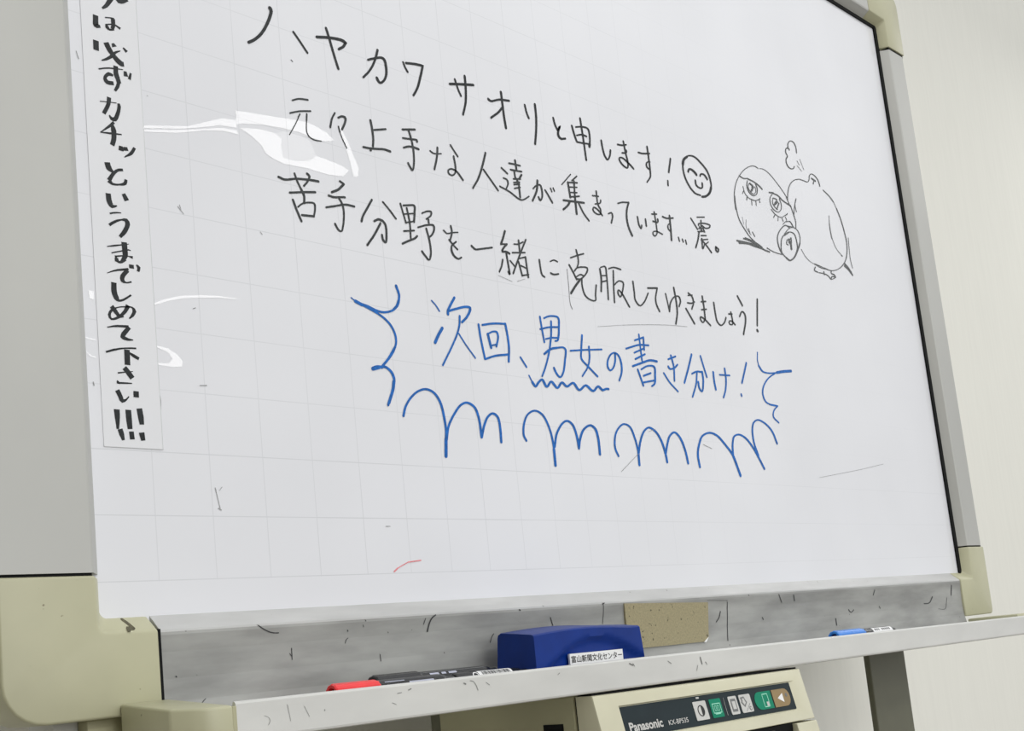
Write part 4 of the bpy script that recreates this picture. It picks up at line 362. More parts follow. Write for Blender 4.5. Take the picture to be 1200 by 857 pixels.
[[4185,1327,26,4177,1340,26,4168,1352,26,4160,1365,27,4155,1380,27,4154,1395,27,4155,1412,26,4157,1431,26,4160,1451,26,4165,1470,25,4171,1489,25,4178,1507,24,4186,1525,24,4196,1543,23,4206,1561,23,4219,1578,22,4232,1593,21,4247,1607,20,4266,1620,19,4287,1632,19,4310,1643,19,4333,1650,19,4355,1654,19,4377,1654,20,4400,1651,21,4422,1644,22,4443,1634,24,4463,1623,25,4476,1612,26,4489,1599,27,4501,1584,27,4512,1567,28,4522,1550,28,4531,1532,28,4540,1513,28,4548,1495,28,4555,1477,28,4561,1459,28,4567,1441,28,4572,1422,28,4576,1403,28,4579,1384,28,4582,1365,28,4585,1345,28,4587,1325,28,4589,1306,28,4590,1286,28,4592,1266,28,4592,1247,28,4592,1227,28,4592,1207,28,4591,1187,28,4591,1166,28,4590,1146,28,4589,1126,28,4588,1106,28,4588,1086,28],[4590,1254,35,4588,1086,35],[4607,1287,28,4613,1306,28,4620,1325,29,4625,1343,29,4631,1362,28,4638,1381,28,4645,1400,28,4654,1418,27,4664,1435,26,4677,1454,25,4692,1473,25,4708,1492,25,4725,1510,24,4742,1526,23,4759,1541,23,4776,1553,22,4799,1567,21,4823,1576,21,4846,1580,21,4868,1577,24,4890,1569,26,4910,1557,28,4928,1542,29,4938,1529,31,4947,1514,32,4954,1497,32,4961,1479,32,4966,1460,32,4971,1441,32,4975,1423,32,4979,1405,32,4982,1386,32,4984,1367,32,4986,1348,32,4987,1329,32,4988,1310,32,4989,1291,32],[4989,1291,32,4996,1311,32,5002,1331,32,5008,1351,32,5015,1371,31,5025,1392,31,5035,1411,30,5046,1431,30,5058,1451,29,5071,1470,28,5086,1488,27,5103,1504,25,5129,1522,24,5158,1538,23,5188,1550,23,5215,1556,23,5237,1554,26,5257,1547,28,5276,1537,31,5292,1524,33,5302,1512,35,5309,1498,36,5315,1481,36,5319,1464,36,5322,1445,36,5325,1426,36,5328,1408,36,5329,1389,36,5330,1369,36,5329,1348,35,5329,1327,35,5328,1306,35,5328,1284,35,5327,1263,35,5327,1242,35]],
[[5641,1236,28,5632,1253,28,5622,1270,28,5612,1287,29,5605,1304,29,5600,1323,29,5598,1341,29,5599,1361,29,5601,1381,28,5605,1402,28,5610,1423,27,5616,1442,27,5623,1461,26,5633,1480,25,5645,1499,24,5658,1517,23,5674,1534,22,5691,1550,21,5713,1568,21,5739,1586,20,5766,1600,19,5792,1609,19,5819,1610,19,5846,1607,21,5872,1600,23,5895,1589,25,5910,1578,27,5922,1563,29,5933,1545,30,5942,1526,30,5951,1505,30,5958,1484,30,5966,1464,30,5972,1446,30,5978,1428,30,5983,1409,30,5988,1389,30,5992,1370,30,5995,1350,30,5998,1331,30,6001,1311,30,6002,1293,30,6003,1272,30,6003,1251,30,6002,1231,30,6000,1211,30,5999,1191,30,5997,1171,30,5996,1151,30],[6002,1293,35,5996,1151,35],[6011,1293,30,6018,1314,30,6026,1334,30,6033,1355,30,6041,1375,30,6049,1396,30,6058,1416,29,6069,1435,29,6081,1457,28,6094,1478,28,6109,1500,27,6124,1520,26,6141,1538,25,6158,1554,24,6186,1574,22,6217,1591,21,6249,1599,21,6272,1598,23,6297,1592,25,6321,1583,26,6345,1571,28,6366,1559,29,6383,1547,30,6398,1533,31,6412,1518,32,6424,1502,33,6436,1485,33,6448,1467,34,6458,1449,34,6468,1430,34,6476,1409,35,6484,1387,35,6491,1365,35,6497,1342,35,6503,1321,35,6508,1301,35,6512,1283,35,6515,1262,35,6517,1243,35,6518,1225,35,6520,1207,35],[6509,1300,31,6519,1322,31,6528,1344,31,6538,1366,31,6547,1387,31,6557,1408,31,6568,1428,30,6578,1448,30,6589,1468,30,6600,1487,29,6613,1505,27,6628,1521,25,6650,1538,24,6674,1554,23,6700,1567,22,6725,1572,22,6749,1569,25,6773,1558,29,6796,1542,31,6817,1524,32,6830,1510,34,6841,1494,35,6852,1476,35,6863,1457,36,6872,1436,36,6880,1416,36,6888,1395,36,6895,1375,36,6902,1356,36,6908,1335,36,6912,1314,36,6916,1294,36,6919,1273,36,6921,1253,36,6924,1233,36,6927,1212,36]],
[[7155,1176,37,7153,1199,37,7150,1221,37,7147,1243,37,7145,1266,37,7143,1288,37,7144,1310,37,7147,1332,36,7152,1354,35,7160,1377,34,7169,1400,33,7180,1422,32,7191,1443,32,7204,1464,31,7217,1485,31,7230,1506,31,7245,1526,29,7263,1545,27,7284,1561,24,7317,1578,23,7355,1593,22,7395,1604,22,7434,1611,22,7465,1612,23,7496,1610,24,7526,1605,25,7557,1598,27,7586,1588,28,7609,1579,29,7631,1567,31,7652,1554,32,7673,1539,33,7694,1523,33,7714,1507,34,7734,1491,34,7753,1475,33,7774,1458,33,7795,1442,34,7815,1425,34,7835,1408,35,7853,1390,36,7871,1370,37,7888,1349,37,7899,1332,38,7910,1313,39,7920,1293,39,7929,1272,39,7938,1251,40,7946,1229,40,7955,1207,40,7963,1185,40,7971,1162,40,7979,1140,40,7987,1118,40,7996,1097,40],[7900,1331,43,7997,1102,43],[7890,1330,36,7893,1352,36,7895,1374,36,7896,1397,36,7898,1420,36,7901,1442,36,7904,1463,35,7908,1484,35,7914,1503,34,7923,1526,33,7932,1548,32,7943,1569,31,7957,1588,27,7975,1602,23,8006,1616,21,8043,1625,21,8080,1628,21,8111,1626,23,8144,1619,25,8175,1609,26,8206,1597,28,8228,1586,29,8250,1572,31,8272,1557,32,8293,1540,32,8313,1523,33,8332,1506,33,8351,1488,34,8368,1471,34,8384,1453,35,8400,1434,35,8414,1415,36,8429,1396,36,8443,1377,36,8458,1357,36,8473,1336,36,8488,1316,36,8503,1294,36,8517,1273,36,8532,1252,36,8547,1230,36,8562,1209,36],[8462,1377,35,8454,1398,35,8445,1420,35,8435,1441,35,8426,1463,35,8417,1484,35,8409,1506,35,8403,1528,35,8398,1550,35,8395,1572,35,8393,1595,35,8392,1618,35,8392,1641,35,8393,1664,34,8395,1686,34,8399,1707,33,8404,1726,32,8413,1751,31,8424,1774,29,8439,1795,27,8458,1813,23,8485,1830,21,8518,1843,20,8553,1851,20,8588,1851,21,8627,1845,23,8666,1834,24,8703,1822,25,8731,1810,26,8759,1796,28,8786,1781,29,8812,1764,30,8836,1745,31,8857,1726,33,8873,1708,34,8885,1689,35,8897,1669,36,8907,1649,36,8916,1627,36,8925,1606,36,8934,1585,36,8945,1564,36]],
[[8760,2779,17,8755,2756,17,8748,2733,17,8742,2710,17,8737,2688,17,8735,2667,18,8738,2642,19,8743,2619,19,8749,2596,19],[8749,2596,31,8767,2577,32,8784,2556,31,8803,2538,29,8829,2525,24,8861,2518,21,8899,2516,20,8940,2516,19,8980,2518,19,9019,2521,19,9059,2526,19,9100,2532,19,9140,2537,19],[9168,2544,34,9208,2552,34,9249,2560,35,9290,2568,35,9333,2575,35,9373,2582,35,9414,2587,35,9456,2593,35,9498,2598,35,9541,2604,35],[9140,2537,18,9098,2518,18,9055,2500,18,9013,2481,18,8973,2462,18,8937,2441,19,8908,2421,20,8880,2400,21,8854,2377,21,8830,2355,22,8809,2333,23,8793,2312,25,8776,2285,26,8764,2258,28,8757,2232,30,8756,2207,31,8760,2186,32,8767,2165,31,8778,2144,30,8793,2126,28,8810,2111,25,8838,2099,22,8871,2091,20,8905,2083,21],[8905,2083,23,9071,2077,23],[9084,2078,18,9055,2061,18,9026,2045,18,8999,2027,19,8977,2009,21,8960,1987,23,8947,1964,26,8941,1941,28,8943,1920,29,8956,1904,25,8977,1889,23,9003,1876,22,9030,1862,22,9055,1848,22]],
],
'sign': [
[[-119,4724,37,-131,4702,35,-143,4680,32,-155,4659,30,-167,4641,27,-185,4622,21,-203,4606,15],[-59,4745,51,-57,4735,53,-52,4728,55,-39,4728,47,-23,4733,41,-4,4747,39,16,4763,39]],
[[-263,4527,40,-264,4505,40,-265,4482,40,-266,4461,41,-265,4446,44,-262,4439,42,-257,4436,32,-244,4438,25,-228,4442,21],[-184,4533,9,-163,4539,9,-143,4544,9,-125,4545,14,-107,4544,19],[-116,4546,31,-116,4526,31,-116,4506,31,-117,4487,30,-120,4472,28,-125,4462,26,-130,4454,26],[-176,4476,16,-174,4465,22,-170,4455,30,-161,4446,24,-149,4440,16,-131,4446,15,-112,4456,17],[-183,4473,10,-164,4480,10,-144,4488,10,-125,4494,10,-110,4497,11,-94,4494,13,-81,4488,14,-68,4483,17,-56,4478,19]],
[[-272,4309,42,-274,4225,41],[-188,4318,42,-181,4303,42,-174,4288,41,-167,4274,41,-159,4261,41,-152,4250,39,-144,4241,37,-136,4232,35,-124,4218,37,-111,4204,40,-98,4192,42,-86,4184,43,-74,4177,43,-63,4173,41,-53,4174,37,-44,4175,35],[-233,4152,9,-213,4162,14,-193,4174,18,-177,4186,20,-162,4199,22,-147,4213,24,-132,4233,21,-116,4252,18,-101,4264,15,-84,4274,11,-67,4284,6],[-130,4329,20,-117,4303,39],[-43,4319,11,-12,4291,25]],
[[-263,4070,11,-243,4078,11,-224,4087,11,-204,4094,11,-187,4100,11,-169,4105,11,-150,4109,11,-131,4113,12,-112,4117,10,-93,4120,9,-74,4123,7,-54,4126,6],[-116,4139,35,-116,4119,35,-117,4100,35,-118,4081,36,-116,4064,38,-110,4045,36,-102,4028,32,-98,4011,26,-100,3995,25,-105,3979,25,-111,3963,25,-123,3942,22,-135,3922,19],[-142,4049,16,-160,4053,24,-178,4053,28,-192,4043,24,-205,4028,23,-212,4014,24,-212,4000,29,-206,3987,33,-197,3979,34,-181,3977,30,-162,3980,29,-142,3983,29],[-115,4079,32,-95,3997,35],[-37,4117,23,-32,4074,34],[11,4115,15,-4,4057,23]],
[[-267,3798,7,-249,3801,7,-232,3805,7,-213,3808,7,-197,3811,7,-180,3813,7,-162,3816,7,-144,3818,7,-127,3821,7],[-188,3853,31,-190,3834,31,-192,3815,30,-196,3795,29,-203,3777,28,-211,3759,28,-221,3740,28,-231,3721,28,-240,3702,28],[-111,3822,19,-108,3811,23,-106,3798,26,-109,3779,26,-114,3757,27,-121,3736,28,-129,3714,29,-138,3692,30,-149,3678,32,-164,3674,30,-178,3677,25,-187,3688,18,-194,3702,10]],
[[-158,3650,21,-173,3635,20,-187,3619,19,-203,3603,18,-221,3587,15,-239,3570,12,-259,3553,8,-278,3537,5],[-278,3537,9,-259,3540,10,-241,3542,11,-222,3545,13,-203,3547,14,-185,3550,16,-168,3553,14,-150,3555,13,-133,3558,12,-116,3560,10,-98,3563,9],[-177,3629,24,-173,3614,29,-168,3599,35,-165,3582,39,-164,3565,38,-164,3546,37,-165,3528,37,-167,3510,36,-172,3490,35,-178,3471,34,-185,3452,34]],
[[-111,3463,29,-112,3423,38],[-75,3464,31,-70,3433,39],[6,3477,22,-4,3458,23,-14,3440,23,-27,3422,24,-40,3410,20,-56,3398,15,-72,3387,11,-87,3375,6]],
[[-235,3298,42,-232,3283,42,-228,3267,43,-223,3254,45,-213,3244,36,-201,3235,26,-189,3227,16],[-105,3264,20,-125,3261,20,-145,3255,20,-160,3244,21,-176,3229,23,-190,3212,25,-200,3198,26,-210,3182,28,-219,3166,30,-229,3151,31],[-229,3151,36,-216,3138,28,-202,3128,19,-185,3127,16,-164,3129,14,-145,3134,12,-126,3139,17,-107,3146,21,-93,3156,25,-87,3172,24,-84,3190,21]],
[[-241,3041,39,-240,3025,39,-239,3008,39,-238,2993,40,-235,2979,41,-230,2963,38,-222,2949,36,-213,2941,30,-194,2944,18,-173,2953,9],[-113,3065,29,-87,3013,37]],
[[-237,2877,12,-223,2882,12,-209,2888,12,-194,2892,12,-177,2896,11,-159,2899,9,-141,2901,7],[-246,2781,21,-231,2794,20,-215,2806,20,-198,2818,19,-179,2829,17,-159,2838,14,-140,2845,12,-120,2849,21,-104,2847,32,-95,2835,36,-92,2818,36,-96,2802,33,-104,2784,32,-114,2765,32,-124,2748,32,-137,2731,29,-150,2716,26,-163,2700,23]],
[[-131,2663,41,-130,2645,41,-129,2627,41,-128,2610,41,-128,2593,41,-127,2579,41,-127,2565,40,-129,2551,37,-139,2530,31,-152,2512,25,-163,2502,17,-175,2496,10,-192,2496,16,-206,2503,24,-207,2516,18,-204,2531,14],[-274,2602,7,-258,2607,8,-243,2611,10,-227,2616,12,-210,2621,13,-192,2626,12,-173,2631,10,-153,2637,9,-132,2643,7,-111,2649,6,-91,2655,4],[-241,2556,9,-224,2562,9,-206,2569,9,-189,2575,9,-171,2581,9,-155,2587,9,-134,2595,9,-114,2602,9,-97,2606,10,-88,2605,8,-79,2603,6],[-215,2533,12,-199,2537,11,-182,2541,11,-166,2545,10,-150,2548,10,-133,2550,9,-116,2552,8,-100,2553,7,-82,2551,14,-65,2549,21],[-201,2520,23,-196,2505,21,-189,2494,19,-176,2491,16,-161,2493,13,-145,2507,19,-130,2525,25]],
[[-81,2488,36,-80,2457,36],[-39,2493,11,-27,2484,19,-19,2474,26,-21,2458,22,-27,2441,20],[-286,2387,5,-268,2395,7,-251,2404,9,-233,2412,11,-214,2419,13,-198,2425,14,-180,2429,15,-162,2434,16,-144,2438,16,-125,2442,17,-107,2447,18],[-114,2437,29,-127,2423,30,-140,2408,30,-152,2394,31,-160,2381,33,-165,2362,32,-162,2346,31,-151,2337,21,-135,2333,11,-120,2335,11,-104,2341,11,-88,2347,11]],
[[-235,2319,39,-236,2300,39,-237,2281,39,-238,2262,40,-237,2245,41,-233,2226,40,-227,2210,39,-220,2196,38,-211,2184,29,-200,2178,17,-184,2181,16,-164,2190,15,-149,2200,15,-132,2212,14,-115,2225,13,-98,2238,13]],
[[-266,2124,32,-257,2114,32,-249,2104,32,-240,2094,32,-231,2082,30,-221,2070,28,-211,2058,25,-200,2051,22,-185,2051,14,-169,2054,8],[-128,2151,33,-136,2133,31,-145,2116,28,-155,2099,26,-168,2084,24,-183,2068,22,-199,2054,20,-215,2043,19,-235,2031,17,-256,2023,15,-272,2021,15,-283,2034,19,-287,2053,21,-281,2072,19,-268,2090,19,-254,2102,15,-236,2112,11,-217,2121,8,-202,2126,8,-186,2130,9,-169,2133,9,-153,2135,10,-133,2138,10,-113,2140,11,-96,2138,12,-83,2126,22,-78,2109,29,-85,2091,24,-97,2072,22,-110,2058,15,-125,2044,9]],
[[-310,1952,8,-293,1956,9,-276,1961,11,-259,1966,13,-240,1969,15,-224,1972,16,-207,1973,16,-189,1975,17,-171,1976,18,-152,1977,19,-134,1978,19],[-128,1974,28,-141,1959,29,-154,1944,31,-167,1929,32,-177,1916,33,-186,1902,31,-189,1891,33,-180,1884,29,-164,1879,25,-147,1875,21,-133,1874,16,-117,1875,12,-102,1875,7]],
[[-331,1754,14,-315,1760,14,-299,1766,15,-282,1773,15,-265,1779,16,-246,1784,14,-227,1790,13,-208,1795,12,-187,1799,11,-170,1802,11,-153,1804,11,-135,1806,12,-117,1808,12,-99,1809,12,-81,1811,12],[-159,1792,41,-161,1670,41],[-140,1767,15,-127,1760,18,-115,1754,21,-102,1747,24,-89,1741,23,-76,1735,23,-63,1729,22]],
[[-189,1646,37,-179,1635,37,-169,1624,37,-160,1612,38,-149,1598,38,-138,1583,38,-127,1568,38],[-244,1599,11,-120,1623,5],[-244,1536,17,-250,1529,15,-252,1522,15,-242,1520,14,-223,1522,13,-203,1523,13,-187,1524,12,-169,1525,11,-151,1526,9,-133,1527,8]],
[[-257,1463,33,-250,1449,34,-243,1435,34,-237,1421,33,-231,1406,33,-226,1391,33,-218,1383,31,-205,1384,21,-190,1392,13,-177,1405,10,-164,1421,8],[-103,1468,40,-104,1419,40]],
[[-269,1312,43,-269,1295,41,-268,1279,40,-268,1263,38,-268,1245,36,-268,1229,32,-268,1212,29,-268,1194,25,-269,1176,21,-269,1159,18],[-252,1160,36,-248,1147,36,-244,1134,36,-241,1121,36,-237,1106,31,-233,1091,26,-229,1075,21]],
[[-176,1315,42,-176,1296,42,-175,1277,42,-175,1258,42,-174,1239,42,-173,1220,41,-172,1202,39,-171,1184,37,-170,1165,35],[-161,1147,35,-156,1085,35]],
[[-85,1333,42,-82,1314,42,-80,1295,42,-77,1277,42,-75,1259,42,-74,1241,39,-72,1224,36,-71,1207,33],[-77,1144,42,-67,1081,32]],
],
'smiley': [
[[7897,4772,21,7861,4771,20,7826,4771,21,7793,4774,23,7770,4781,26,7749,4791,28,7728,4803,29,7709,4816,30,7690,4831,31,7675,4845,31,7660,4861,32,7646,4879,32,7632,4897,33,7621,4916,33,7610,4935,33,7602,4955,33,7594,4977,33,7588,5000,32,7584,5024,32,7582,5047,31,7582,5071,30,7584,5094,29,7589,5121,28,7597,5147,26,7609,5173,24,7627,5197,21,7656,5225,19,7693,5250,18,7732,5270,17,7763,5280,18,7797,5287,19,7830,5290,21,7862,5290,22,7887,5286,25,7912,5279,27,7935,5270,28,7958,5259,29,7981,5247,29,8002,5235,29,8025,5223,30,8048,5210,30,8070,5195,31,8091,5180,32,8110,5164,33,8125,5147,34,8138,5128,34,8148,5108,35,8157,5087,35,8163,5066,34,8168,5045,34,8171,5025,34,8174,5002,33,8174,4980,32,8172,4958,30,8165,4935,27,8152,4912,25,8135,4888,23,8116,4864,23,8098,4840,23],[7590,5124,44,7600,5149,44,7611,5174,41,7627,5197,35,7650,5216,31,7678,5234,30,7706,5252,30],[8165,4935,39,8149,4906,39,8133,4878,37,8112,4850,33,8083,4825,30,8049,4802,28,8015,4783,27,7987,4773,28,7958,4766,28,7929,4759,28],[7688,5046,32,7699,5067,30,7713,5084,24,7732,5091,24,7754,5093,27,7776,5091,31,7799,5084,34,7819,5076,36,7836,5067,38,7851,5057,39,7866,5047,39],[7945,5047,26,7956,5065,24,7971,5079,19,8005,5086,22,8042,5084,27,8063,5073,33,8081,5055,35,8098,5038,35],[7825,4955,31,7824,4934,31,7823,4914,33,7830,4898,32,7853,4884,27,7886,4875,23,7917,4874,20,7941,4879,18,7960,4890,21,7969,4907,29,7971,4929,31,7973,4951,31]],
],
'doodle': [
